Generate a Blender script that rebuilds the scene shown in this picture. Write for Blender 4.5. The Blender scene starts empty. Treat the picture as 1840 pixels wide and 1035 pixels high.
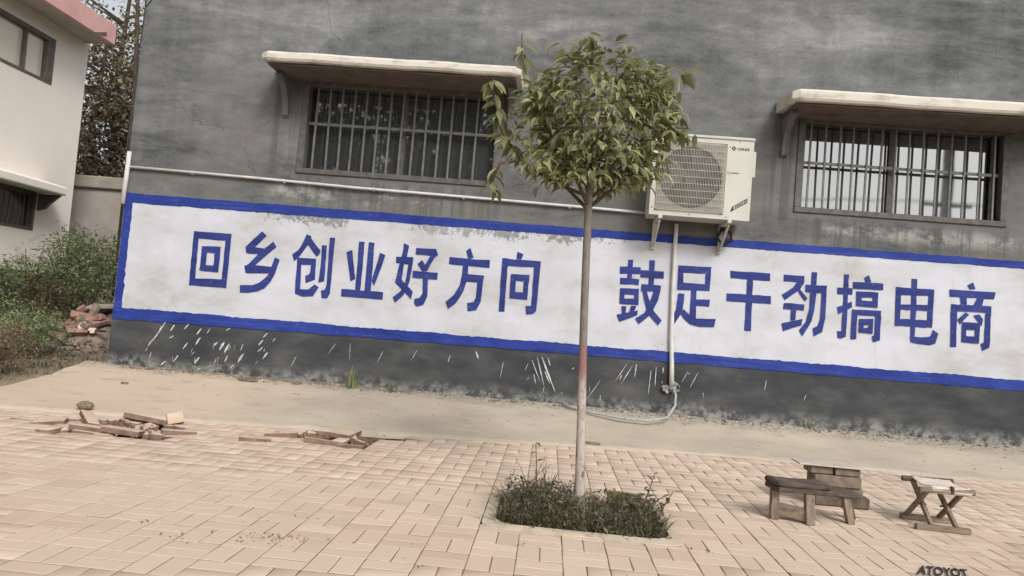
import bpy, bmesh, math, random
import numpy as np
from mathutils import Vector, Matrix, Euler
from mathutils.geometry import tessellate_polygon

random.seed(7)
RNG = np.random.default_rng(7)
SC = bpy.context.scene
COL = SC.collection
R = math.radians

# ------------------------------------------------------------------ camera
cam_d = bpy.data.cameras.new('camera')
cam_d.sensor_width = 36.0
cam_d.lens = 36.0 * 1330.0 / 1840.0
cam_d.clip_start = 0.05
cam_d.clip_end = 3000
cam = bpy.data.objects.new('camera', cam_d)
COL.objects.link(cam)
yaw, pitch, roll = R(3.2), R(2.56), R(4.73)
fwd = Vector((-math.sin(yaw)*math.cos(pitch), math.cos(yaw)*math.cos(pitch), math.sin(pitch)))
rt0 = Vector((math.cos(yaw), math.sin(yaw), 0)); up0 = rt0.cross(fwd)
rt = rt0*math.cos(roll) + up0*math.sin(roll)
up = -rt0*math.sin(roll) + up0*math.cos(roll)
m = Matrix((rt, up, -fwd)).transposed().to_4x4()
m.translation = (0, 0, 1.04)
cam.matrix_world = m
SC.camera = cam

# ------------------------------------------------------------------ sky, sun, exposure
SUN_EL, SUN_AZ = R(40), R(152)      # azimuth measured from +Y clockwise (towards +X)
world = bpy.data.worlds.new('World')
SC.world = world
world.use_nodes = True
wn = world.node_tree
wn.nodes.clear()
sky = wn.nodes.new('ShaderNodeTexSky')
sky.sky_type = 'NISHITA'
sky.sun_disc = False
sky.sun_elevation = SUN_EL
sky.sun_rotation = SUN_AZ
sky.air_density = 1.3
sky.dust_density = 4.0
sky.ozone_density = 0.6
hs = wn.nodes.new('ShaderNodeHueSaturation')
hs.inputs['Saturation'].default_value = 0.22       # overcast: the blue is washed out by thin cloud
tint = wn.nodes.new('ShaderNodeMix'); tint.data_type = 'RGBA'; tint.blend_type = 'MULTIPLY'
tint.inputs[0].default_value = 1.0
tint.inputs[7].default_value = (0.985, 0.99, 1.0, 1)
bgn = wn.nodes.new('ShaderNodeBackground'); bgn.inputs['Strength'].default_value = 0.125
wo = wn.nodes.new('ShaderNodeOutputWorld')
wn.links.new(sky.outputs[0], hs.inputs['Color'])
wn.links.new(hs.outputs[0], tint.inputs[6])
wn.links.new(tint.outputs[2], bgn.inputs['Color'])
wn.links.new(bgn.outputs[0], wo.inputs[0])

sun_d = bpy.data.lights.new('sun', 'SUN')
sun_d.energy = 1.5
sun_d.angle = R(18)
sun_d.color = (1.0, 0.96, 0.915)
sun = bpy.data.objects.new('sun', sun_d)
COL.objects.link(sun)
sdir = Vector((math.sin(SUN_AZ)*math.cos(SUN_EL), math.cos(SUN_AZ)*math.cos(SUN_EL), math.sin(SUN_EL)))
sun.rotation_euler = sdir.to_track_quat('Z', 'Y').to_euler()
sun.location = (4, -6, 12)

SC.view_settings.view_transform = 'Standard'
SC.view_settings.look = 'None'
SC.view_settings.gamma = 1.0
SC.view_settings.use_curve_mapping = False
SC.view_settings.exposure = 0.38
SC.cycles.max_bounces = 6
SC.cycles.transparent_max_bounces = 4
SC.cycles.caustics_reflective = False
SC.cycles.caustics_refractive = False

# ------------------------------------------------------------------ material helpers
class N:
    """small node graph writer"""
    def __init__(self, name, rough=0.85, spec=0.25):
        self.m = bpy.data.materials.new(name); self.m.use_nodes = True
        self.t = self.m.node_tree
        self.b = self.t.nodes['Principled BSDF']
        self.b.inputs['Roughness'].default_value = rough
        self.b.inputs['Specular IOR Level'].default_value = spec
        g = self.n('ShaderNodeNewGeometry'); self.geo = g; self.pos = g.outputs['Position']
    def n(self, k): return self.t.nodes.new(k)
    def l(self, a, b): self.t.links.new(a, b)
    def put(self, sock, v):
        if hasattr(v, 'is_linked') or hasattr(v, 'links'): self.l(v, sock)
        elif isinstance(v, (tuple, list)) and len(v) == 3 and sock.type == 'RGBA': sock.default_value = (*v, 1)
        else: sock.default_value = v
    def math(self, op, a, b=0.0, clamp=False):
        x = self.n('ShaderNodeMath'); x.operation = op; x.use_clamp = clamp
        self.put(x.inputs[0], a); self.put(x.inputs[1], b); return x.outputs[0]
    def scale(self, vec, s):
        x = self.n('ShaderNodeVectorMath'); x.operation = 'MULTIPLY'
        self.put(x.inputs[0], vec); x.inputs[1].default_value = s; return x.outputs[0]
    def noise(self, scale=1.0, detail=5, rough=0.6, stretch=None, vec=None, dist=0.0):
        x = self.n('ShaderNodeTexNoise'); x.inputs['Scale'].default_value = scale
        x.inputs['Detail'].default_value = detail; x.inputs['Roughness'].default_value = rough
        x.inputs['Distortion'].default_value = dist
        v = vec if vec is not None else self.pos
        if stretch: v = self.scale(v, stretch)
        self.l(v, x.inputs['Vector']); return x.outputs[0]
    def ramp(self, f, stops):
        x = self.n('ShaderNodeValToRGB'); e = x.color_ramp.elements
        while len(e) < len(stops): e.new(0.5)
        for i, (p, c) in enumerate(stops):
            e[i].position = p; e[i].color = (*c, 1) if isinstance(c, (tuple, list)) else (c, c, c, 1)
        self.put(x.inputs[0], f); return x.outputs[0]
    def mix(self, f, a, b, mode='MIX'):
        x = self.n('ShaderNodeMix'); x.data_type = 'RGBA'; x.blend_type = mode
        self.put(x.inputs[0], f); self.put(x.inputs[6], a); self.put(x.inputs[7], b); return x.outputs[2]
    def step(self, v, lo, hi):
        x = self.n('ShaderNodeMapRange'); x.interpolation_type = 'SMOOTHSTEP'
        self.put(x.inputs[0], v); x.inputs[1].default_value = lo; x.inputs[2].default_value = hi; return x.outputs[0]
    def xyz(self):
        x = self.n('ShaderNodeSeparateXYZ'); self.l(self.pos, x.inputs[0]); return x.outputs
    def rand(self):
        o = self.n('ShaderNodeObjectInfo').outputs['Random']
        return self.math('FRACT', self.math('ADD', o, self.geo.outputs['Random Per Island']))
    def color(self, c): self.put(self.b.inputs['Base Color'], c); return self
    def bump(self, h, strength=0.3, dist=0.01):
        x = self.n('ShaderNodeBump'); x.inputs['Strength'].default_value = strength; x.inputs['Distance'].default_value = dist
        self.put(x.inputs['Height'], h); self.l(x.outputs[0], self.b.inputs['Normal']); return self

def simple(name, a, b, scale=8, rough=0.8, spec=0.25, stretch=None, bump=0.15, detail=5, lo=0.35, hi=0.65, metallic=0.0, bd=0.004):
    k = N(name, rough, spec)
    n = k.noise(scale, detail, 0.6, stretch)
    k.color(k.ramp(n, [(lo, a), (hi, b)]))
    if bump: k.bump(n, bump, bd)
    k.b.inputs['Metallic'].default_value = metallic
    return k.m

MAT = {}
# --- cement render of the big house
def cement_color(k):
    n1 = k.noise(0.75, 7, 0.62, (1, 1, 1.5))
    n2 = k.noise(1.0, 7, 0.68, (0.6, 1, 2.6), dist=0.8)
    n3 = k.noise(5.0, 6, 0.7, (1, 1, 1.6))
    n4 = k.noise(1.0, 5, 0.7, (7.0, 1, 0.7))
    s = k.math('ADD', k.math('MULTIPLY', n1, 0.40), k.math('MULTIPLY', n2, 0.36))
    s = k.math('ADD', s, k.math('MULTIPLY', n3, 0.14))
    s = k.math('ADD', s, k.math('MULTIPLY', n4, 0.10))
    g1 = k.noise(38, 5, 0.75, (1, 1, 1.4)); g2 = k.noise(2.6, 6, 0.7, (0.7, 1, 3.2), dist=0.5)
    s = k.math('ADD', s, k.math('MULTIPLY', k.math('SUBTRACT', g1, 0.5), 0.14))
    s = k.math('ADD', s, k.math('MULTIPLY', k.math('SUBTRACT', g2, 0.5), 0.16))
    c = k.ramp(s, [(0.38, (0.058, 0.062, 0.064)), (0.455, (0.110, 0.115, 0.116)), (0.53, (0.168, 0.172, 0.171)), (0.63, (0.285, 0.288, 0.28))])
    return c, n1, n2, n3
k = N('cement_render', 0.92, 0.15)
c, n1, n2, n3 = cement_color(k)
X_, Y_, Z_ = k.xyz()
# upper storey has a paler horizontal trowel zone, the band around the windows is browner
zone = k.math('MULTIPLY', k.step(Z_, 3.75, 3.3), k.step(n1, 0.35, 0.6))
c = k.mix(k.math('MULTIPLY', zone, 0.65), c, (0.128, 0.124, 0.110))
# lime bloom below the windows
nb = k.noise(4.0, 7, 0.75, (1, 1, 1.5))
def bloom(x0, x1, z0, s):
    f = k.math('MULTIPLY', k.step(X_, x0, x0+0.3), k.step(X_, x1, x1-0.5))
    g = k.math('MULTIPLY', k.step(Z_, z0-s, z0), k.step(Z_, z0+s, z0))
    return k.math('MULTIPLY', f, g)
bl = k.math('ADD', bloom(-3.2, -1.0, 2.22, 0.17), bloom(2.5, 4.9, 2.22, 0.14))
bl = k.math('ADD', bl, k.math('MULTIPLY', bloom(-3.05, -2.6, 2.55, 0.55), 0.8), clamp=True)
bl = k.math('MULTIPLY', bl, k.step(nb, 0.44, 0.60))
c = k.mix(k.math('MULTIPLY', bl, 0.7), c, (0.36, 0.36, 0.335))
# rain stains running down from sills and canopy ends, hairline cracks
vs = k.noise(1.0, 5, 0.65, (16.0, 1, 0.5))
def under(x0, x1, z0, z1):
    f = k.math('MULTIPLY', k.step(X_, x0, x0+0.06), k.step(X_, x1, x1-0.06))
    return k.math('MULTIPLY', f, k.math('MULTIPLY', k.step(Z_, z1-0.02, z1-0.10), k.step(Z_, z0, z0+0.25)))
sn = k.math('ADD', under(-2.85, -0.6, 1.9, 2.43), under(2.3, 4.5, 1.9, 2.40))
sn = k.math('ADD', sn, under(-3.12, -2.80, 2.1, 3.45)); sn = k.math('ADD', sn, under(2.02, 2.34, 2.1, 3.40), clamp=True)
c = k.mix(k.math('MULTIPLY', k.math('MULTIPLY', sn, k.step(vs, 0.44, 0.62)), 0.55), c, (0.075, 0.075, 0.07))
vo = k.n('ShaderNodeTexVoronoi'); vo.feature = 'DISTANCE_TO_EDGE'; vo.inputs['Scale'].default_value = 0.55
dv = k.n('ShaderNodeVectorMath'); dv.operation = 'ADD'; nz = k.n('ShaderNodeTexNoise'); nz.inputs['Scale'].default_value = 2.5; nz.inputs['Detail'].default_value = 8; k.l(k.pos, nz.inputs['Vector'])
k.l(k.pos, dv.inputs[0]); k.l(k.scale(nz.outputs['Color'], (0.5, 0, 0.5)), dv.inputs[1]); k.l(dv.outputs[0], vo.inputs['Vector'])
ck = k.math('MULTIPLY', k.step(vo.outputs['Distance'], 0.0035, 0.0010), k.step(k.noise(0.8, 3, 0.5), 0.50, 0.62))
c = k.mix(k.math('MULTIPLY', ck, 0.6), c, (0.05, 0.05, 0.048))
# painted plinth
pn = k.noise(2.0, 5, 0.6, (1, 1, 2.2))
pl = k.ramp(pn, [(0.3, (0.038, 0.040, 0.045)), (0.5, (0.057, 0.060, 0.063)), (0.72, (0.10, 0.10, 0.098))])
c = k.mix(k.step(Z_, 0.775, 0.755), c, pl)
# splashed lime and dust along the foot of the wall
fn = k.noise(9.0, 7, 0.75); fn2 = k.noise(1.1, 3, 0.5, (1, 0, 0))
ft = k.step(k.math('ADD', Z_, k.math('MULTIPLY', k.math('SUBTRACT', fn2, 0.5), -0.30)), 0.40, 0.22)
ft = k.math('MULTIPLY', ft, k.step(fn, 0.40, 0.62))
c = k.mix(k.math('MULTIPLY', ft, 0.8), c, (0.34, 0.335, 0.31))
k.color(c)
k.bump(k.math('ADD', n2, k.math('MULTIPLY', n3, 0.7)), 0.35, 0.012)
MAT['cement'] = k.m
# --- white banner field, scuffed through to cement near its edges
k = N('white_wall_paint', 0.75, 0.2)
cc, n1, n2, n3 = cement_color(k)
X_, Y_, Z_ = k.xyz()
w = k.ramp(k.noise(1.8, 6, 0.65, (1, 1, 1.8)), [(0.30, (0.40, 0.40, 0.395)), (0.45, (0.475, 0.485, 0.515)), (0.62, (0.53, 0.54, 0.595))])
w = k.mix(k.math('MULTIPLY', k.step(k.noise(1.0, 5, 0.7, (9, 1, 0.9)), 0.56, 0.75), 0.45), w, (0.41, 0.41, 0.39))
sc_n = k.noise(26.0, 6, 0.75, (1, 1, 0.75)); sc_m = k.noise(1.3, 3, 0.6, (1, 1, 0.7))
top = k.step(Z_, 1.74, 1.97); bot = k.step(Z_, 0.95, 0.85)
reach = k.math('MULTIPLY', top, k.math('ADD', k.math('MULTIPLY', k.math('MULTIPLY', k.step(X_, -3.9, -2.2), k.step(X_, 1.3, -0.2)), 0.9), 0.25))
reach = k.math('ADD', reach, k.math('MULTIPLY', bot, 0.45), clamp=True)
reach = k.math('MULTIPLY', reach, k.step(sc_m, 0.30, 0.55))
thr = k.math('SUBTRACT', 0.72, k.math('MULTIPLY', reach, 0.30))
scuff = k.step(k.math('SUBTRACT', sc_n, thr), 0.0, 0.06)
w = k.mix(k.math('MULTIPLY', scuff, 0.75), w, cc)
# small worn specks anywhere
w = k.mix(k.math('MULTIPLY', k.step(k.math('MULTIPLY', k.noise(55, 3, 0.6), k.step(k.noise(2.3, 4, 0.6), 0.45, 0.7)), 0.50, 0.58), 0.55), w, (0.30, 0.29, 0.28))
k.color(w); k.bump(k.math('ADD', n2, n3), 0.25, 0.01)
MAT['white_paint'] = k.m
# --- blue paints
def blue(name, a, b, cov=0.0):
    k = N(name, 0.7, 0.2)
    n = k.noise(3.0, 6, 0.65, (1, 1, 2.0)); n2 = k.noise(30, 6, 0.75, (1, 1, 0.8))
    c = k.ramp(n, [(0.3, a), (0.7, b)])
    br = k.noise(1.0, 5, 0.7, (1.5, 1, 45)); c = k.mix(k.math('MULTIPLY', k.step(br, 0.50, 0.75), 0.22), c, (0.16, 0.19, 0.36))
    c = k.mix(k.math('MULTIPLY', k.step(n2, 0.60, 0.74), 0.40 + cov), c, (0.42, 0.43, 0.50))
    k.color(c); k.bump(n, 0.2, 0.008); return k.m
MAT['blue_border'] = blue('blue_border_paint', (0.012, 0.025, 0.165), (0.026, 0.052, 0.275))
MAT['blue_letter'] = blue('blue_letter_paint', (0.015, 0.024, 0.125), (0.032, 0.048, 0.215), 0.0)
MAT['drip'] = simple('lime_drip', (0.36, 0.365, 0.38), (0.58, 0.58, 0.60), 40, 0.7)
# --- window metal, glass
MAT['win_frame'] = simple('weathered_frame', (0.062, 0.058, 0.053), (0.115, 0.107, 0.098), 14, 0.6, 0.4)
MAT['bar'] = simple('grey_bar_metal', (0.09, 0.092, 0.085), (0.155, 0.155, 0.142), 20, 0.45, 0.5)
def glass(name, tint_c, refl, base):
    k = N(name, 0.5, 0.5)
    g = k.n('ShaderNodeBsdfGlossy'); g.inputs['Roughness'].default_value = 0.03
    g.inputs['Color'].default_value = (*tint_c, 1)
    wv = k.noise(1.6, 2, 0.5); bp = k.n('ShaderNodeBump'); bp.inputs['Strength'].default_value = 0.03; bp.inputs['Distance'].default_value = 0.02
    k.l(wv, bp.inputs['Height']); k.l(bp.outputs[0], g.inputs['Normal'])
    k.color(base)
    mx = k.n('ShaderNodeMixShader'); mx.inputs[0].default_value = refl
    k.l(k.b.outputs[0], mx.inputs[1]); k.l(g.outputs[0], mx.inputs[2])
    k.l(mx.outputs[0], k.t.nodes['Material Output'].inputs[0]); return k.m
MAT['mirror_glass'] = glass('mirror_glass', (0.86, 0.885, 0.90), 0.235, (0.02, 0.022, 0.022))
MAT['pale_glass'] = glass('curtained_glass', (0.8, 0.80, 0.78), 0.10, (0.70, 0.63, 0.52))
MAT['dark_glass'] = glass('dark_glass', (0.6, 0.62, 0.62), 0.12, (0.02, 0.02, 0.02))
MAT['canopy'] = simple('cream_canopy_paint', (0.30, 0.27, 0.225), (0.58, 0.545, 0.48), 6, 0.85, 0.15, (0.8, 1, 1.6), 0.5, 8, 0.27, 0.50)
MAT['canopy_under'] = simple('shaded_canopy_underside', (0.10, 0.085, 0.075), (0.15, 0.13, 0.115), 5, 0.9, 0.1)
MAT['pvc'] = simple('white_pvc', (0.48, 0.475, 0.455), (0.60, 0.595, 0.575), 9, 0.5, 0.4, bump=0.05)
MAT['hose'] = simple('grey_hose', (0.26, 0.27, 0.27), (0.40, 0.40, 0.40), 30, 0.6)
MAT['plaster_lump'] = simple('rough_plaster', (0.16, 0.16, 0.16), (0.42, 0.42, 0.42), 25, 0.95, 0.1, bump=0.8)
# --- air conditioner
MAT['ac_white'] = simple('ac_casing', (0.45, 0.44, 0.385), (0.51, 0.505, 0.455), 4, 0.45, 0.4, (1, 1, 0.4), 0.02)
MAT['ac_wire'] = simple('ac_grille_wire', (0.40, 0.39, 0.33), (0.48, 0.47, 0.41), 12, 0.5, 0.4, bump=0)
MAT['ac_dark'] = simple('ac_interior', (0.035, 0.037, 0.030), (0.075, 0.075, 0.06), 10, 0.7)
MAT['ac_fan'] = simple('fan_plastic', (0.05, 0.05, 0.042), (0.085, 0.082, 0.07), 6, 0.5, 0.4)
MAT['ac_panel'] = simple('ac_fan_panel', (0.24, 0.215, 0.185), (0.31, 0.285, 0.25), 6, 0.6)
MAT['bracket'] = simple('painted_bracket', (0.38, 0.37, 0.34), (0.55, 0.54, 0.50), 18, 0.6)
MAT['print'] = simple('black_print', (0.02, 0.02, 0.022), (0.035, 0.035, 0.035), 20, 0.6, bump=0)
MAT['print_grey'] = simple('grey_print', (0.10, 0.10, 0.10), (0.16, 0.16, 0.16), 20, 0.6, bump=0)
# --- paving
k = N('paver_concrete', 0.9, 0.15)
r = k.rand(); n = k.noise(2.2, 5, 0.6); nf = k.noise(60, 4, 0.7); nm = k.noise(0.9, 3, 0.5)
c = k.ramp(r, [(0.0, (0.485, 0.375, 0.285)), (0.4, (0.54, 0.418, 0.325)), (0.75, (0.565, 0.442, 0.345)), (1.0, (0.60, 0.482, 0.385))])
c = k.mix(k.math('MULTIPLY', k.step(nm, 0.40, 0.62), 0.7), c, (0.555, 0.455, 0.36))
c = k.mix(k.math('MULTIPLY', k.step(n, 0.50, 0.72), 0.45), c, (0.60, 0.46, 0.36))
c = k.mix(k.math('MULTIPLY', k.step(nf, 0.55, 0.75), 0.22), c, (0.36, 0.275, 0.205))
c = k.mix(k.math('MULTIPLY', k.step(k.noise(9.0, 6, 0.7), 0.60, 0.75), 0.38), c, (0.37, 0.285, 0.21))
st = k.math('MULTIPLY', k.step(k.noise(0.55, 7, 0.7), 0.52, 0.66), k.step(k.noise(3.5, 7, 0.75), 0.42, 0.6))
c = k.mix(k.math('MULTIPLY', st, 0.45), c, (0.36, 0.285, 0.215))
k.color(c); k.bump(k.math('ADD', nf, k.math('MULTIPLY', k.noise(180, 2, 0.5), 0.5)), 0.25, 0.003)
MAT['paver'] = k.m
k = N('joint_sand', 0.95, 0.1)
X_, Y_, Z_ = k.xyz(); n = k.noise(14, 6, 0.7)
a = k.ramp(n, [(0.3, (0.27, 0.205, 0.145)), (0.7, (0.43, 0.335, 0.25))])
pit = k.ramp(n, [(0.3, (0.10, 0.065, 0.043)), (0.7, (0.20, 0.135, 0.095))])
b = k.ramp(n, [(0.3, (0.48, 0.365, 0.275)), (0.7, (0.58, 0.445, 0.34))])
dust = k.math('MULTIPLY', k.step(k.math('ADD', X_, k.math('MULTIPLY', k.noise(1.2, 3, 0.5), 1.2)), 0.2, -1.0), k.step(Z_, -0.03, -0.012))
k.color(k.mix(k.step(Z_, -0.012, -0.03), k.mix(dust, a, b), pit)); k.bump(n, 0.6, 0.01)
MAT['sand'] = k.m
k = N('apron_concrete', 0.92, 0.12)
X_, Y_, Z_ = k.xyz()
n = k.noise(1.1, 6, 0.6, (0.8, 1.4, 1)); nf = k.noise(28, 6, 0.7); nm = k.noise(5, 6, 0.65, (0.6, 1.5, 1))
c = k.ramp(n, [(0.30, (0.34, 0.295, 0.235)), (0.5, (0.41, 0.355, 0.285)), (0.7, (0.48, 0.415, 0.335))])
c = k.mix(k.math('MULTIPLY', k.step(X_, -1.8, -3.4), 0.6), c, (0.56, 0.435, 0.33))
c = k.mix(k.math('MULTIPLY', k.step(nm, 0.52, 0.70), 0.5), c, (0.29, 0.25, 0.20))
c = k.mix(k.math('MULTIPLY', k.step(nf, 0.58, 0.72), 0.3), c, (0.20, 0.17, 0.135))
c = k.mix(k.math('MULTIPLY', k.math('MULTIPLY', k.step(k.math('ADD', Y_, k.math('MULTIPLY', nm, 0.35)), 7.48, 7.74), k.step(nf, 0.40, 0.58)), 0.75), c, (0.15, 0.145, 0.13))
k.color(c); k.bump(k.math('ADD', nf, k.math('MULTIPLY', nm, 1.5)), 0.4, 0.012)
MAT['apron'] = k.m
MAT['kerb'] = simple('kerb_concrete', (0.46, 0.385, 0.295), (0.58, 0.495, 0.39), 9, 0.9, 0.1, bump=0.3)
k = N('soil', 0.95, 0.1)
n = k.noise(1.5, 6, 0.65); nf = k.noise(22, 6, 0.7)
c = k.ramp(n, [(0.3, (0.18, 0.145, 0.105)), (0.7, (0.32, 0.26, 0.19))])
c = k.mix(k.math('MULTIPLY', k.step(nf, 0.5, 0.7), 0.5), c, (0.10, 0.09, 0.055))
k.color(c); k.bump(nf, 0.8, 0.03)
MAT['soil'] = k.m
MAT['dark_soil'] = simple('pit_soil', (0.05, 0.038, 0.026), (0.11, 0.085, 0.06), 20, 0.95, 0.1, bump=0.8)
MAT['loose_paver'] = simple('loose_paver_concrete', (0.44, 0.335, 0.25), (0.55, 0.43, 0.335), 10, 0.92, 0.1, bump=0.3)
MAT['shaded_side'] = simple('shaded_paver_side', (0.15, 0.098, 0.075), (0.25, 0.17, 0.135), 12, 0.95, 0.1, bump=0.4)  # shade on paver sides and undersides, put into a darker colour
MAT['stone'] = simple('brown_stone', (0.13, 0.105, 0.075), (0.24, 0.19, 0.14), 30, 0.9, 0.15, bump=0.5)
MAT['rubble'] = simple('grey_rubble', (0.14, 0.11, 0.085), (0.30, 0.245, 0.20), 9, 0.95, 0.1, bump=0.6)
MAT['red_brick'] = simple('red_brick', (0.24, 0.135, 0.105), (0.36, 0.235, 0.19), 16, 0.95, 0.1, bump=0.4)
MAT['pale_tile'] = simple('pale_pink_tile', (0.62, 0.48, 0.42), (0.72, 0.60, 0.54), 10, 0.6)
MAT['mossy'] = simple('mossy_brick', (0.095, 0.085, 0.045), (0.18, 0.155, 0.085), 22, 0.95, 0.1, bump=0.5)
# --- wood etc.
def wood(name, a, b, st):
    k = N(name, 0.85, 0.2); n = k.noise(1.0, 6, 0.65, st); nf = k.noise(40, 4, 0.6)
    k.color(k.mix(k.math('MULTIPLY', k.step(nf, 0.55, 0.75), 0.4), k.ramp(n, [(0.32, a), (0.66, b)]), (0.06, 0.048, 0.038)))
    k.bump(n, 0.4, 0.004); return k.m
MAT['wood'] = wood('old_grey_wood', (0.13, 0.10, 0.075), (0.30, 0.24, 0.185), (40, 40, 5))
MAT['wood_x'] = wood('old_grey_wood_long', (0.13, 0.10, 0.075), (0.30, 0.24, 0.185), (5, 40, 40))
MAT['wood_dark'] = wood('dark_wood', (0.05, 0.038, 0.03), (0.13, 0.10, 0.08), (6, 40, 40))
MAT['cushion'] = simple('dark_worn_cloth', (0.055, 0.043, 0.037), (0.13, 0.103, 0.088), 18, 0.95, 0.1, (0.4, 2, 2), 0.6)
MAT['webbing'] = simple('pale_webbing', (0.46, 0.40, 0.34), (0.64, 0.57, 0.50), 25, 0.9, 0.1, (1, 3, 1), 0.4)
MAT['block'] = simple('dusty_block', (0.135, 0.105, 0.082), (0.245, 0.195, 0.155), 14, 0.95, 0.1, bump=0.5)
MAT['block_dark'] = simple('dark_block', (0.085, 0.065, 0.055), (0.16, 0.125, 0.10), 14, 0.95, 0.1, bump=0.5)
MAT['thin_slab'] = simple('pale_slab', (0.40, 0.355, 0.295), (0.52, 0.47, 0.405), 10, 0.7, 0.3)
# --- white house on the left
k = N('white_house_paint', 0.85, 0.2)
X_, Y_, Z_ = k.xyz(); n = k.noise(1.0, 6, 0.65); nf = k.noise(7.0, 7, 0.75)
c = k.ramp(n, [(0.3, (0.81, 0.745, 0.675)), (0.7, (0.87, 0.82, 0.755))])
pe = k.math('MULTIPLY', k.step(Z_, 1.95, 1.45), k.step(Y_, 11.9, 12.7))
c = k.mix(k.math('MULTIPLY', pe, k.step(nf, 0.53, 0.58)), c, (0.21, 0.16, 0.12))
k.color(c); k.bump(nf, 0.15, 0.006)
MAT['house_white'] = k.m
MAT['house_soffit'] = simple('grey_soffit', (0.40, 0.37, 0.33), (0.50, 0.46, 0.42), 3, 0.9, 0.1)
MAT['house_plinth'] = simple('house_plinth', (0.06, 0.06, 0.05), (0.11, 0.105, 0.085), 5, 0.9, 0.1)
MAT['pink'] = simple('pink_fascia_paint', (0.60, 0.345, 0.32), (0.68, 0.41, 0.385), 4, 0.8, 0.2, bump=0.1)
MAT['brown_frame'] = simple('brown_window_frame', (0.085, 0.072, 0.062), (0.14, 0.118, 0.10), 12, 0.5, 0.4)
MAT['yard_wall'] = simple('grey_yard_wall', (0.30, 0.27, 0.245), (0.38, 0.345, 0.315), 2.5, 0.95, 0.1, bump=0.3)
MAT['coping'] = simple('coping_concrete', (0.27, 0.25, 0.205), (0.37, 0.345, 0.29), 4, 0.95, 0.1, bump=0.3)
MAT['pole_concrete'] = simple('pole_concrete', (0.30, 0.29, 0.27), (0.40, 0.385, 0.36), 6, 0.9, 0.1)
MAT['wire'] = simple('black_wire', (0.02, 0.02, 0.02), (0.04, 0.04, 0.04), 20, 0.6, bump=0)
# --- plants
def leaf(name, cols, rough=0.55, trans=0.35, spec=0.3):
    k = N(name, rough, spec)
    r = k.rand(); n = k.noise(3.5, 3, 0.6)
    f = k.math('ADD', k.math('MULTIPLY', r, 0.65), k.math('MULTIPLY', n, 0.4))
    c = k.ramp(f, [(i/(len(cols)-1)*0.8+0.1, x) for i, x in enumerate(cols)])
    k.color(c)
    if trans:
        tr = k.n('ShaderNodeBsdfTranslucent'); k.l(c, tr.inputs['Color'])
        mx = k.n('ShaderNodeMixShader'); mx.inputs[0].default_value = trans
        k.l(k.b.outputs[0], mx.inputs[1]); k.l(tr.outputs[0], mx.inputs[2])
        k.l(mx.outputs[0], k.t.nodes['Material Output'].inputs[0])
    return k.m
MAT['leaf'] = leaf('tree_leaf', [(0.13, 0.14, 0.072), (0.215, 0.235, 0.115), (0.30, 0.325, 0.155), (0.46, 0.47, 0.24)], 0.55, 0.4, 0.35)
MAT['weed'] = leaf('weed_leaf', [(0.05, 0.042, 0.028), (0.085, 0.085, 0.050), (0.14, 0.105, 0.075), (0.26, 0.24, 0.17)])
MAT['grass'] = leaf('grass_blade', [(0.085, 0.090, 0.045), (0.13, 0.135, 0.068), (0.19, 0.17, 0.10), (0.28, 0.235, 0.15)])
MAT['bush'] = leaf('bush_leaf', [(0.11, 0.145, 0.07), (0.18, 0.225, 0.11), (0.24, 0.29, 0.145), (0.33, 0.34, 0.20)])
MAT['bush_brown'] = leaf('brown_weed_leaf', [(0.14, 0.105, 0.075), (0.21, 0.155, 0.11), (0.29, 0.21, 0.155), (0.25, 0.235, 0.14)])
MAT['bg_leaf'] = leaf('far_tree_leaf', [(0.075, 0.058, 0.044), (0.115, 0.092, 0.066), (0.15, 0.125, 0.08), (0.21, 0.19, 0.11)], 0.6, 0.25)
MAT['bg_leaf_light'] = leaf('far_tree_leaf_light', [(0.14, 0.12, 0.07), (0.22, 0.20, 0.11), (0.29, 0.29, 0.15)], 0.6, 0.35)
MAT['far_leaf'] = leaf('street_tree_leaf', [(0.030, 0.035, 0.018), (0.05, 0.06, 0.028), (0.07, 0.085, 0.04)], 0.6, 0.25)
k = N('young_bark', 0.9, 0.15)
X_, Y_, Z_ = k.xyz(); n = k.noise(35, 6, 0.7, (1, 1, 0.35)); n2 = k.noise(60, 4, 0.7)
c = k.ramp(n, [(0.3, (0.14, 0.118, 0.102)), (0.7, (0.25, 0.215, 0.19))])
lime = k.math('MULTIPLY', k.step(Z_, 0.86, 0.70), k.step(n, 0.36, 0.50))
c = k.mix(k.math('MULTIPLY', lime, 0.8), c, (0.48, 0.42, 0.38))
red = k.math('MULTIPLY', k.math('MULTIPLY', k.step(Z_, 0.98, 0.90), k.step(Z_, 0.66, 0.82)), 0.75)
c = k.mix(red, c, (0.25, 0.12, 0.12))
k.color(c); k.bump(n, 0.6, 0.006)
MAT['young_bark'] = k.m
MAT['twig'] = simple('twig_bark', (0.085, 0.065, 0.045), (0.15, 0.115, 0.08), 40, 0.9, 0.1)
MAT['bark'] = simple('dark_bark', (0.045, 0.036, 0.028), (0.10, 0.08, 0.062), 12, 0.95, 0.1, (1, 1, 0.3), 0.6)

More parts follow.
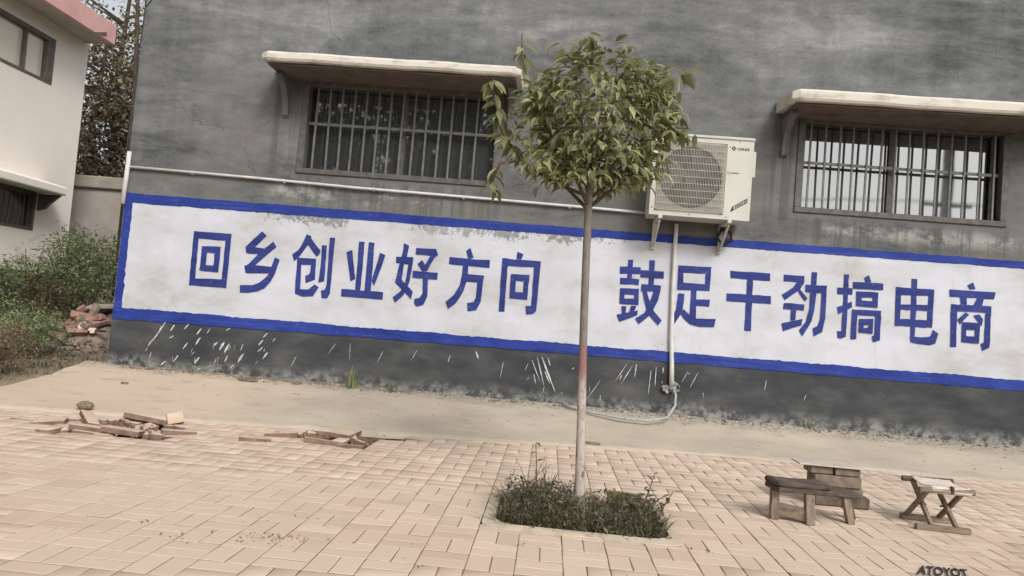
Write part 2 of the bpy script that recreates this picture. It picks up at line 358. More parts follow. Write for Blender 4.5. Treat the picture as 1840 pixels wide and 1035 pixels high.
# ------------------------------------------------------------------ mesh helpers
class MB:
    def __init__(self): self.v = []; self.f = []
    def add(self, vs, fs):
        o = len(self.v); self.v += [tuple(x) for x in vs]; self.f += [tuple(i+o for i in q) for q in fs]; return self
    def box(self, c, s, rot=None, taper=1.0):
        x, y, z = s[0]/2, s[1]/2, s[2]/2; t = taper
        vs = [(-x,-y,-z),(x,-y,-z),(x,y,-z),(-x,y,-z),(-x*t,-y*t,z),(x*t,-y*t,z),(x*t,y*t,z),(-x*t,y*t,z)]
        M_ = rot if isinstance(rot, Matrix) else (Euler(rot).to_matrix() if rot else Matrix.Identity(3))
        vs = [M_ @ Vector(p) + Vector(c) for p in vs]
        return self.add(vs, [(0,3,2,1),(4,5,6,7),(0,1,5,4),(1,2,6,5),(2,3,7,6),(3,0,4,7)])
    def box2(self, a, b):
        return self.box([(a[i]+b[i])/2 for i in range(3)], [abs(b[i]-a[i]) for i in range(3)])
    def bar(self, a, b, w, h, upv=(0, 0, 1)):
        a, b = Vector(a), Vector(b); d = (b-a); L = d.length; d.normalize()
        s = d.cross(Vector(upv)); s.normalize(); u = s.cross(d)
        M_ = Matrix((d, s, u)).transposed()
        return self.box((a+b)/2, (L, w, h), M_)
    def tube(self, pts, rad, n=8, cap=True):
        pts = [Vector(p) for p in pts]; rings = []
        prev = None
        for i, p in enumerate(pts):
            t = (pts[min(i+1, len(pts)-1)] - pts[max(i-1, 0)]).normalized()
            if prev is None:
                a = Vector((0, 0, 1)) if abs(t.z) < 0.9 else Vector((1, 0, 0))
                s = t.cross(a).normalized()
            else:
                s = (prev - t*prev.dot(t)).normalized()
            prev = s; u = t.cross(s)
            r_ = rad[i] if isinstance(rad, (list, tuple)) else rad
            rings.append([p + (s*math.cos(2*math.pi*j/n) + u*math.sin(2*math.pi*j/n))*r_ for j in range(n)])
        vs = [q for rg in rings for q in rg]; fs = []
        for i in range(len(rings)-1):
            for j in range(n):
                fs.append((i*n+j, i*n+(j+1) % n, (i+1)*n+(j+1) % n, (i+1)*n+j))
        if cap:
            fs.append(tuple(range(n-1, -1, -1))); fs.append(tuple((len(rings)-1)*n+j for j in range(n)))
        return self.add(vs, fs)
    def poly(self, pts3):
        tri = tessellate_polygon([[Vector(p) for p in pts3]])
        n = Vector((0, 0, 0))
        return self.add(pts3, [tuple(t) for t in tri])
    def prism(self, pts2, ax, lo, hi):
        """extrude a polygon given in the two other axes along axis ax"""
        def P(p, h):
            q = list(p); q.insert(ax, h); return tuple(q)
        n = len(pts2); vs = [P(p, lo) for p in pts2] + [P(p, hi) for p in pts2]
        tri = tessellate_polygon([[Vector((p[0], p[1], 0)) for p in pts2]])
        fs = [tuple(t) for t in tri] + [tuple(i+n for i in reversed(t)) for t in tri]
        fs += [(i, (i+1) % n, (i+1) % n+n, i+n) for i in range(n)]
        return self.add(vs, fs)
    def build(self, name, mat, parent=None, bevel=0.0, smooth=False, loc=None, seg=1):
        o_ = Vector((0, 0, 0))
        if loc is not None: o_ = Vector(loc)
        me = bpy.data.meshes.new(name)
        base = o_
        me.from_pydata([tuple(Vector(p)-base) for p in self.v], [], self.f)
        b = bmesh.new(); b.from_mesh(me)
        bmesh.ops.recalc_face_normals(b, faces=b.faces)
        if bevel > 0:
            es = [e for e in b.edges if len(e.link_faces) == 2 and e.calc_face_angle(0) > 0.5]
            bmesh.ops.bevel(b, geom=es, offset=bevel, segments=seg, affect='EDGES', clamp_overlap=True)
        b.to_mesh(me); b.free()
        if smooth:
            for p in me.polygons: p.use_smooth = True
        me.materials.append(MAT[mat] if isinstance(mat, str) else mat)
        return link(name, me, parent, base)

def wloc(o):
    v = Vector((0, 0, 0))
    while o is not None: v += o.location; o = o.parent
    return v
def link(name, me, parent=None, at=(0, 0, 0)):
    o = bpy.data.objects.new(name, me); COL.objects.link(o)
    if parent is not None:
        o.parent = parent; o.location = Vector(at) - wloc(parent)
    else: o.location = at
    return o
def thing(name, label, cat, loc, group=None):
    o = bpy.data.objects.new(name, None); COL.objects.link(o); o.location = loc
    o.empty_display_size = 0.1
    return tag(o, label, cat, group)
def tag(o, label=None, cat=None, group=None, kind=None):
    if label: o['label'] = label
    if cat: o['category'] = cat
    if group: o['group'] = group
    if kind: o['kind'] = kind
    return o
def np_mesh(name, V, Fq, mat, parent=None, loc=(0, 0, 0), kind=None):
    """V (n,3), Fq (m,4) or (m,3) arrays in world space"""
    me = bpy.data.meshes.new(name)
    V = np.asarray(V, dtype=np.float32) - np.array(loc, dtype=np.float32)
    Fq = np.asarray(Fq, dtype=np.int32)
    me.vertices.add(len(V)); me.vertices.foreach_set('co', V.ravel())
    k_ = Fq.shape[1]
    me.loops.add(Fq.size); me.loops.foreach_set('vertex_index', Fq.ravel())
    me.polygons.add(len(Fq)); me.polygons.foreach_set('loop_start', np.arange(0, Fq.size, k_, dtype=np.int32))
    me.polygons.foreach_set('loop_total', np.full(len(Fq), k_, dtype=np.int32))
    me.update(calc_edges=True)
    me.materials.append(MAT[mat])
    o = link(name, me, parent, loc)
    if kind: o['kind'] = kind
    return o

# leaf template: unit length along +Y, folded along its midrib, tip drooping; 8 quads -> small and cheap
LV = np.array([(0,0,0),(-.15,.22,.045),(0,.25,0),(.15,.22,.045),(-.18,.5,.03),(0,.52,-.03),(.18,.5,.03),(-.10,.78,-.06),(0,.8,-.12),(.10,.78,-.06),(0,1.02,-.28)], dtype=np.float64)
LF = np.array([(0,2,1,1),(0,3,2,2),(1,2,5,4),(2,3,6,5),(4,5,8,7),(5,6,9,8),(7,8,10,10),(8,9,10,10)])
LT = np.array([(0,2,1),(0,3,2),(1,2,5),(1,5,4),(2,3,6),(2,6,5),(4,5,8),(4,8,7),(5,6,9),(5,9,8),(7,8,10),(8,9,10)])
def euler_mats(n, rx, ry, rz):
    cx, sx, cy, sy, cz, sz = np.cos(rx), np.sin(rx), np.cos(ry), np.sin(ry), np.cos(rz), np.sin(rz)
    M_ = np.empty((n, 3, 3))
    M_[:,0,0]=cz*cy; M_[:,0,1]=cz*sy*sx-sz*cx; M_[:,0,2]=cz*sy*cx+sz*sx
    M_[:,1,0]=sz*cy; M_[:,1,1]=sz*sy*sx+cz*cx; M_[:,1,2]=sz*sy*cx-cz*sx
    M_[:,2,0]=-sy; M_[:,2,1]=cy*sx; M_[:,2,2]=cy*cx
    return M_
def leaf_cloud(P, size, rx, ry, rz, width=1.0, tpl=(LV, LT)):
    n = len(P); V0, T0 = tpl
    L = V0 * np.array([width, 1, 1])
    M_ = euler_mats(n, rx, ry, rz)
    V = np.einsum('nij,kj->nki', M_, L) * np.asarray(size).reshape(-1, 1, 1) + np.asarray(P)[:, None, :]
    F_ = (T0[None, :, :] + (np.arange(n)*len(V0))[:, None, None]).reshape(-1, 3)
    return V.reshape(-1, 3), F_
QV = np.array([(0,0,0),(-.22,.45,.05),(.22,.45,.05),(0,1,-.08)], dtype=np.float64); QT = np.array([(0,2,1),(1,2,3)])
def blades(P, h, lean, az, w):
    """grass blades: three-segment tapering bent strips"""
    n = len(P); P = np.asarray(P); d = np.stack([np.cos(az), np.sin(az), np.zeros(n)], 1)
    s = np.stack([-np.sin(az), np.cos(az), np.zeros(n)], 1); up_ = np.array([0, 0, 1.0])
    V = []
    for t, ww in ((0, 1), (.4, .85), (.75, .55), (1, .02)):
        c = P + up_*(h*t*(1-.35*lean*t))[:, None] + d*(h*lean*t*t)[:, None]
        V += [c - s*(w*ww/2)[:, None], c + s*(w*ww/2)[:, None]]
    V = np.stack(V, 1); F0 = np.array([(0,1,3,2),(2,3,5,4),(4,5,7,6)])
    F_ = (F0[None] + (np.arange(n)*8)[:, None, None]).reshape(-1, 4)
    return V.reshape(-1, 3), F_
def text_mesh(txt, bold=0.0):
    cu = bpy.data.curves.new('txt', 'FONT'); cu.body = txt; cu.offset = bold
    o = bpy.data.objects.new('txt', cu); COL.objects.link(o)
    bpy.context.view_layer.update()
    me = bpy.data.meshes.new_from_object(o.evaluated_get(bpy.context.evaluated_depsgraph_get()))
    V = [tuple(v.co) for v in me.vertices]; F_ = [tuple(p.vertices) for p in me.polygons]
    bpy.data.objects.remove(o); bpy.data.curves.remove(cu); bpy.data.meshes.remove(me)
    xs = [v[0] for v in V]; ys = [v[1] for v in V]
    x0, x1, y0, y1 = min(xs), max(xs), min(ys), max(ys)
    return [((v[0]-x0)/(x1-x0), (v[1]-y0)/(y1-y0)) for v in V], F_

# ================================================================== SETTING
EDGE = [(-9, 5.6), (-4.9, 5.72), (-3.9, 5.86), (-2.2, 6.08), (0.3, 6.50), (1.6, 6.72), (3.7, 6.68), (8, 6.66)]
def edge_y(x): return float(np.interp(x, [p[0] for p in EDGE], [p[1] for p in EDGE]))
APRON_L = -4.88
def apron_z(x, y):
    e = edge_y(x); t = min(max((y-e)/(7.6-e), 0), 1)
    zw = np.interp(x, [-4.9, 0.3, 4.7], [0.25, 0.245, 0.225])
    return 0.007 + (zw-0.007)*(0.75*t + 0.25*t*t)
def vnoise(x, y, s=1.0):
    return (math.sin(x*2.1*s+1.3)*math.cos(y*1.7*s-0.4) + 0.6*math.sin(x*4.7*s-2.0+y*1.3*s) + 0.4*math.cos(y*6.1*s+x*2.9*s))/2.0
def soil_z(x, y):
    g = float(np.interp(y, [-400, 5.6, 7.6, 9.0, 11.5, 13, 400], [-0.01, -0.01, 0.205, 0.33, 0.55, 0.6, 0.6]))
    return g + (0.035*vnoise(x, y, 1.4) if y > 6 and x < -5 else 0)
def ground_z(x, y):
    if -7.2 < x < 7.4 and 1.4 < y < 5.8: return -0.13
    if -4.75 < x < 7.4 and 5.7 < y < 14: return -0.13
    if x <= -4.75 and y > 5.5: return soil_z(x, y)
    return -0.02
gx = np.unique(np.concatenate([[-600, -300, -150, -80, -40, -25], np.arange(-18, 9.01, 0.3), [12, 20, 40, 80, 150, 300, 600]]))
gy = np.unique(np.concatenate([[-600, -300, -150, -80, -40, -20, -10, -5], np.arange(-2, 18.01, 0.3), [22, 30, 45, 80, 150, 300, 600]]))
GV = np.array([(x, y, ground_z(x, y)) for y in gy for x in gx])
nx = len(gx)
GF = np.array([(j*nx+i, j*nx+i+1, (j+1)*nx+i+1, (j+1)*nx+i) for j in range(len(gy)-1) for i in range(nx-1)])
g = np_mesh('ground', GV, GF, 'soil', kind='structure')
for p in g.data.polygons: p.use_smooth = True

# ---- pavement: sand bed, pavers, holes
pave = thing('pavement', None, None, (0, 3.3, 0)); pave['kind'] = 'structure'
HOLES = [(-3.14, 5.60, 0.36, 0.20), (-3.34, 5.14, 0.22, 0.12), (-3.68, 5.50, 0.20, 0.14), (-2.84, 5.26, 0.20, 0.15), (-1.80, 5.92, 0.22, 0.17), (-1.42, 5.76, 0.13, 0.28), (-1.26, 6.12, 0.24, 0.14)]
def hole_d(x, y): return min(((x-a)/c)**2 + ((y-b)/d)**2 for a, b, c, d in HOLES)
PIT = (-0.23, 0.72, 3.80, 4.50)
MX, MY, X0, Y0 = 0.2067, 0.2, -0.07, 3.31
bx = np.unique(np.concatenate([np.arange(-7.0, -4, 0.25), np.arange(-4.0, -0.9, 0.035), np.arange(-.9, 7.21, 0.15)])); by = np.unique(np.concatenate([np.arange(1.5, 4.9, 0.1), np.arange(4.9, 6.7, 0.035), [6.8]]))
def bed_z(x, y):
    z = -0.0065 + 0.004*float(np.interp(x, [-2.5, -0.5], [1, 0]))
    h = hole_d(x, y)
    if h < 1.25: z -= 0.06*min(1, (1.25-h)*5) * (1 + 0.30*vnoise(x*9, y*9))
    if PIT[0] < x < PIT[1] and PIT[2] < y < PIT[3]: z = -0.09
    return z
BV = np.array([(x, y, bed_z(x, y)) for y in by for x in bx]); nb_ = len(bx)
BF = np.array([(j*nb_+i, j*nb_+i+1, (j+1)*nb_+i+1, (j+1)*nb_+i) for j in range(len(by)-1) for i in range(nb_-1)])
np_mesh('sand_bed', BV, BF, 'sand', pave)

def paver_verts(w, l, seed):
    rr = random.Random(seed); a, b = w/2, l/2; c = 0.0028; t = 0.0
    def ring(dx, dy, z): return [(-a+dx, -b+dy, z), (a-dx, -b+dy, z), (a-dx, b-dy, z), (-a+dx, b-dy, z)]
    V = ring(0, 0, -0.055) + ring(0, 0, -c*0.7) + ring(c, c, t)
    V = [(x + rr.uniform(-.0012, .0012), y + rr.uniform(-.0012, .0012), z) for x, y, z in V]
    F_ = [(8, 9, 10, 11)]
    for o in (0, 4): F_ += [(o+i, o+(i+1) % 4, o+4+(i+1) % 4, o+4+i) for i in range(4)]
    return V, F_
PV = {}
for ori in (0, 1):
    for s in range(4):
        w, l = (MX/2-0.0042, MY-0.0042) if ori == 0 else (MX-0.0042, MY/2-0.0042)
        PV[(ori, s)] = paver_verts(w, l, s*2+ori)
cells = []
rp = random.Random(3)
for j in range(-9, 18):
    for i in range(-34, 36):
        ori = (i + j) % 2
        for h in (0, 1):
            if ori == 0: cx, cy = X0+MX*(i+0.25+0.5*h), Y0+MY*(j+0.5)
            else: cx, cy = X0+MX*(i+0.5), Y0+MY*(j+0.25+0.5*h)
            if not (-6.9 < cx < 7.1): continue
            if cy > edge_y(cx) + 0.06: continue
            if PIT[0]-0.02 < cx < PIT[1]+0.02 and PIT[2]-0.02 < cy < PIT[3]+0.02: continue
            if hole_d(cx, cy) < 1.0: continue
            near = math.exp(-max(0, hole_d(cx, cy)-1.0)*1.6)
            dz = rp.uniform(-0.0009, 0.0009) + near*rp.uniform(-0.006, 0.009)
            tx, ty = rp.gauss(0, 0.0028) + near*rp.gauss(0, 0.035), rp.gauss(0, 0.0028) + near*rp.gauss(0, 0.035)
            rz = rp.gauss(0, 0.008) + near*rp.gauss(0, 0.06)
            v = Vector((cx, cy, 0)) - Vector((0, 0, 1.04)); zc = v.dot(fwd)
            px, py = v.dot(rt)/zc*1330, v.dot(up)/zc*1330
            vis = abs(px) < 915 and abs(py) < 512
            cells.append((0 if vis else 1, zc, cx, cy, dz, tx, ty, rz, ori, rp.randrange(4)))
cells.sort()
pm = {}
for key, (V, F_) in PV.items():
    me = bpy.data.meshes.new('paver'); me.from_pydata(V, [], F_); me.materials.append(MAT['paver']); me.materials.append(MAT['shaded_side']); [setattr(p, 'material_index', 1) for p in me.polygons if abs(p.normal.z) < .1]; pm[key] = me
for q in cells[:300]:
    _, zc, cx, cy, dz, tx, ty, rz, ori, s = q
    o = link('paver', pm[(ori, s)], pave, (cx, cy, dz)); o.rotation_euler = (tx, ty, rz)
FV, FF = [], []
for q in cells[300:]:
    _, zc, cx, cy, dz, tx, ty, rz, ori, s = q
    V, F_ = PV[(ori, s)]; M_ = Euler((tx, ty, rz)).to_matrix(); o = len(FV)
    FV += [tuple(M_ @ Vector(p) + Vector((cx, cy, dz))) for p in V]; FF += [tuple(a+o for a in f) for f in F_]
pf = np_mesh('paver_field', FV, FF, 'paver', pave, kind='stuff'); pf.data.materials.append(MAT['shaded_side'])
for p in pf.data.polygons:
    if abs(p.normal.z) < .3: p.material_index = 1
# mirrored car window sticker letters, laid flat on the paving and skewed upright
tv, tf = text_mesh('ATOYOT', 0.035)
bl_, br_, tl_, tr_ = Vector((1.814, 3.655, 0)), Vector((2.078, 3.69, 0)), Vector((1.905, 3.82, 0)), Vector((2.140, 3.83, 0))
LVt = [((bl_*(1-u)+br_*u)*(1-w)+(tl_*(1-u)+tr_*u)*w) + Vector((0, 0, 0.0065)) for u, w in tv]
mb = MB(); mb.add(LVt, tf); mb.build('sticker_lettering', 'print', pave)

# ---- concrete apron sloping up to the foot of the house
ax_ = np.linspace(APRON_L, 7.2, 170); vv = np.linspace(0, 1, 16)
AV = []
for x in ax_:
    e = edge_y(x) + 0.02*vnoise(x*3, 0) + 0.012*vnoise(x*11, 3)
    xx = x + (0.05*vnoise(0, e*2) if x == ax_[0] else 0)
    AV.append((xx, e-0.004, -0.03))
    for t in vv:
        y = e + (7.63-e)*t
        AV.append((xx + (0.07*vnoise(0.3, y*2.2) if x == ax_[0] else 0), y, apron_z(x, y) + 0.006*vnoise(x*2.5, y*2.5) + 0.003*vnoise(x*9, y*9)))
AV = np.array(AV); m_ = 17
AF = [(i*m_+j, (i+1)*m_+j, (i+1)*m_+j+1, i*m_+j+1) for i in range(len(ax_)-1) for j in range(m_-1)]
# left rim of the slab
o_ = len(AV); rim = AV[:m_].copy(); rim[:, 2] -= 0.12; AV = np.vstack([AV, rim])
AF += [(j+1, j, o_+j, o_+j+1) for j in range(m_-1)]
ap = np_mesh('concrete_apron', AV, AF, 'apron', kind='structure')
for p in ap.data.polygons: p.use_smooth = True

# ================================================================== BIG GREY HOUSE
WY = 7.6
house = thing('house', 'long two storey house rendered in blotchy grey cement with a painted slogan band', 'house', (1.3, WY, 0))
W1 = (-2.80, -0.66, 2.41, 3.40); W2 = (2.36, 4.45, 2.38, 3.36)
TOP = 6.3
mb = MB()
def front(x0, x1, z0, z1): mb.add([(x0, WY, z0), (x1, WY, z0), (x1, WY, z1), (x0, WY, z1)], [(0, 1, 2, 3)])
for x0, x1, w in ((-4.62, W1[0], None), (W1[0], W1[1], W1), (W1[1], W2[0], None), (W2[0], W2[1], W2), (W2[1], 7.3, None)):
    if w is None: front(x0, x1, -0.1, TOP)
    else:
        front(x0, x1, -0.1, w[2]); front(x0, x1, w[3], TOP)
        a, b, c, d = w; y2 = WY + 0.22
        mb.add([(a, WY, c), (b, WY, c), (b, WY, d), (a, WY, d), (a, y2, c), (b, y2, c), (b, y2, d), (a, y2, d)],
               [(0, 4, 5, 1), (1, 5, 6, 2), (2, 6, 7, 3), (3, 7, 4, 0), (4, 7, 6, 5)])
mb.add([(-4.62, WY, -0.1), (-4.62, 14, -0.1), (7.3, 14, -0.1), (7.3, WY, -0.1), (-4.62, WY, TOP), (-4.62, 14, TOP), (7.3, 14, TOP), (7.3, WY, TOP)],
       [(0, 4, 5, 1), (1, 5, 6, 2), (2, 6, 7, 3)])
mb.build('wall', 'cement', house)
mb = MB(); mb.box2((-4.72, WY-0.12, TOP), (7.4, 14.1, TOP+0.16)); mb.build('roof_slab', 'coping', house)

# painted slogan band
banner = MB()
bxs = np.linspace(-4.56, 6.6, 60)
V = [(x, WY-0.004, z) for x in bxs for z in (0.80, 2.0)]
banner.add(V, [(2*i, 2*i+2, 2*i+3, 2*i+1) for i in range(len(bxs)-1)])
banner = banner.build('painted_band', 'white_paint', house)
def stripe(pts, jit, seed, y):
    """pts: (x, zlo, zhi) stations; edges wobble like a hand-rolled stripe"""
    rr = random.Random(seed); V = []
    xs = np.arange(pts[0][0], pts[-1][0]+0.001, 0.035)
    lo = np.interp(xs, [p[0] for p in pts], [p[1] for p in pts]); hi = np.interp(xs, [p[0] for p in pts], [p[2] for p in pts])
    for x, a, b in zip(xs, lo, hi):
        V += [(x, y, a + jit*vnoise(x*3+seed, 1) + rr.gauss(0, jit*.35)), (x, y, b + jit*vnoise(x*2.3, seed) + rr.gauss(0, jit*.35))]
    k_ = MB(); k_.add(V, [(2*i, 2*i+2, 2*i+3, 2*i+1) for i in range(len(xs)-1)]); return k_
s_ = stripe([(-4.605, 1.960, 2.064), (0.3, 1.965, 2.050), (4.6, 1.978, 2.050), (6.65, 1.980, 2.052)], 0.006, 3, WY-0.0075).build('border_stripe', 'blue_border', banner)
s_ = stripe([(-4.615, 0.722, 0.845), (-2.2, 0.745, 0.850), (0.3, 0.758, 0.858), (4.7, 0.768, 0.876), (6.65, 0.772, 0.880)], 0.007, 8, WY-0.0075).build('border_stripe', 'blue_border', banner)
rr = random.Random(4); V = []
zs = np.arange(0.80, 2.01, 0.04)
for z in zs: V += [(-4.61 + rr.gauss(0, .004), WY-0.0070, z), (-4.523 + rr.gauss(0, .005), WY-0.0070, z)]
mb = MB(); mb.add(V, [(2*i, 2*i+1, 2*i+3, 2*i+2) for i in range(len(zs)-1)]); mb.build('border_stripe', 'blue_border', banner)

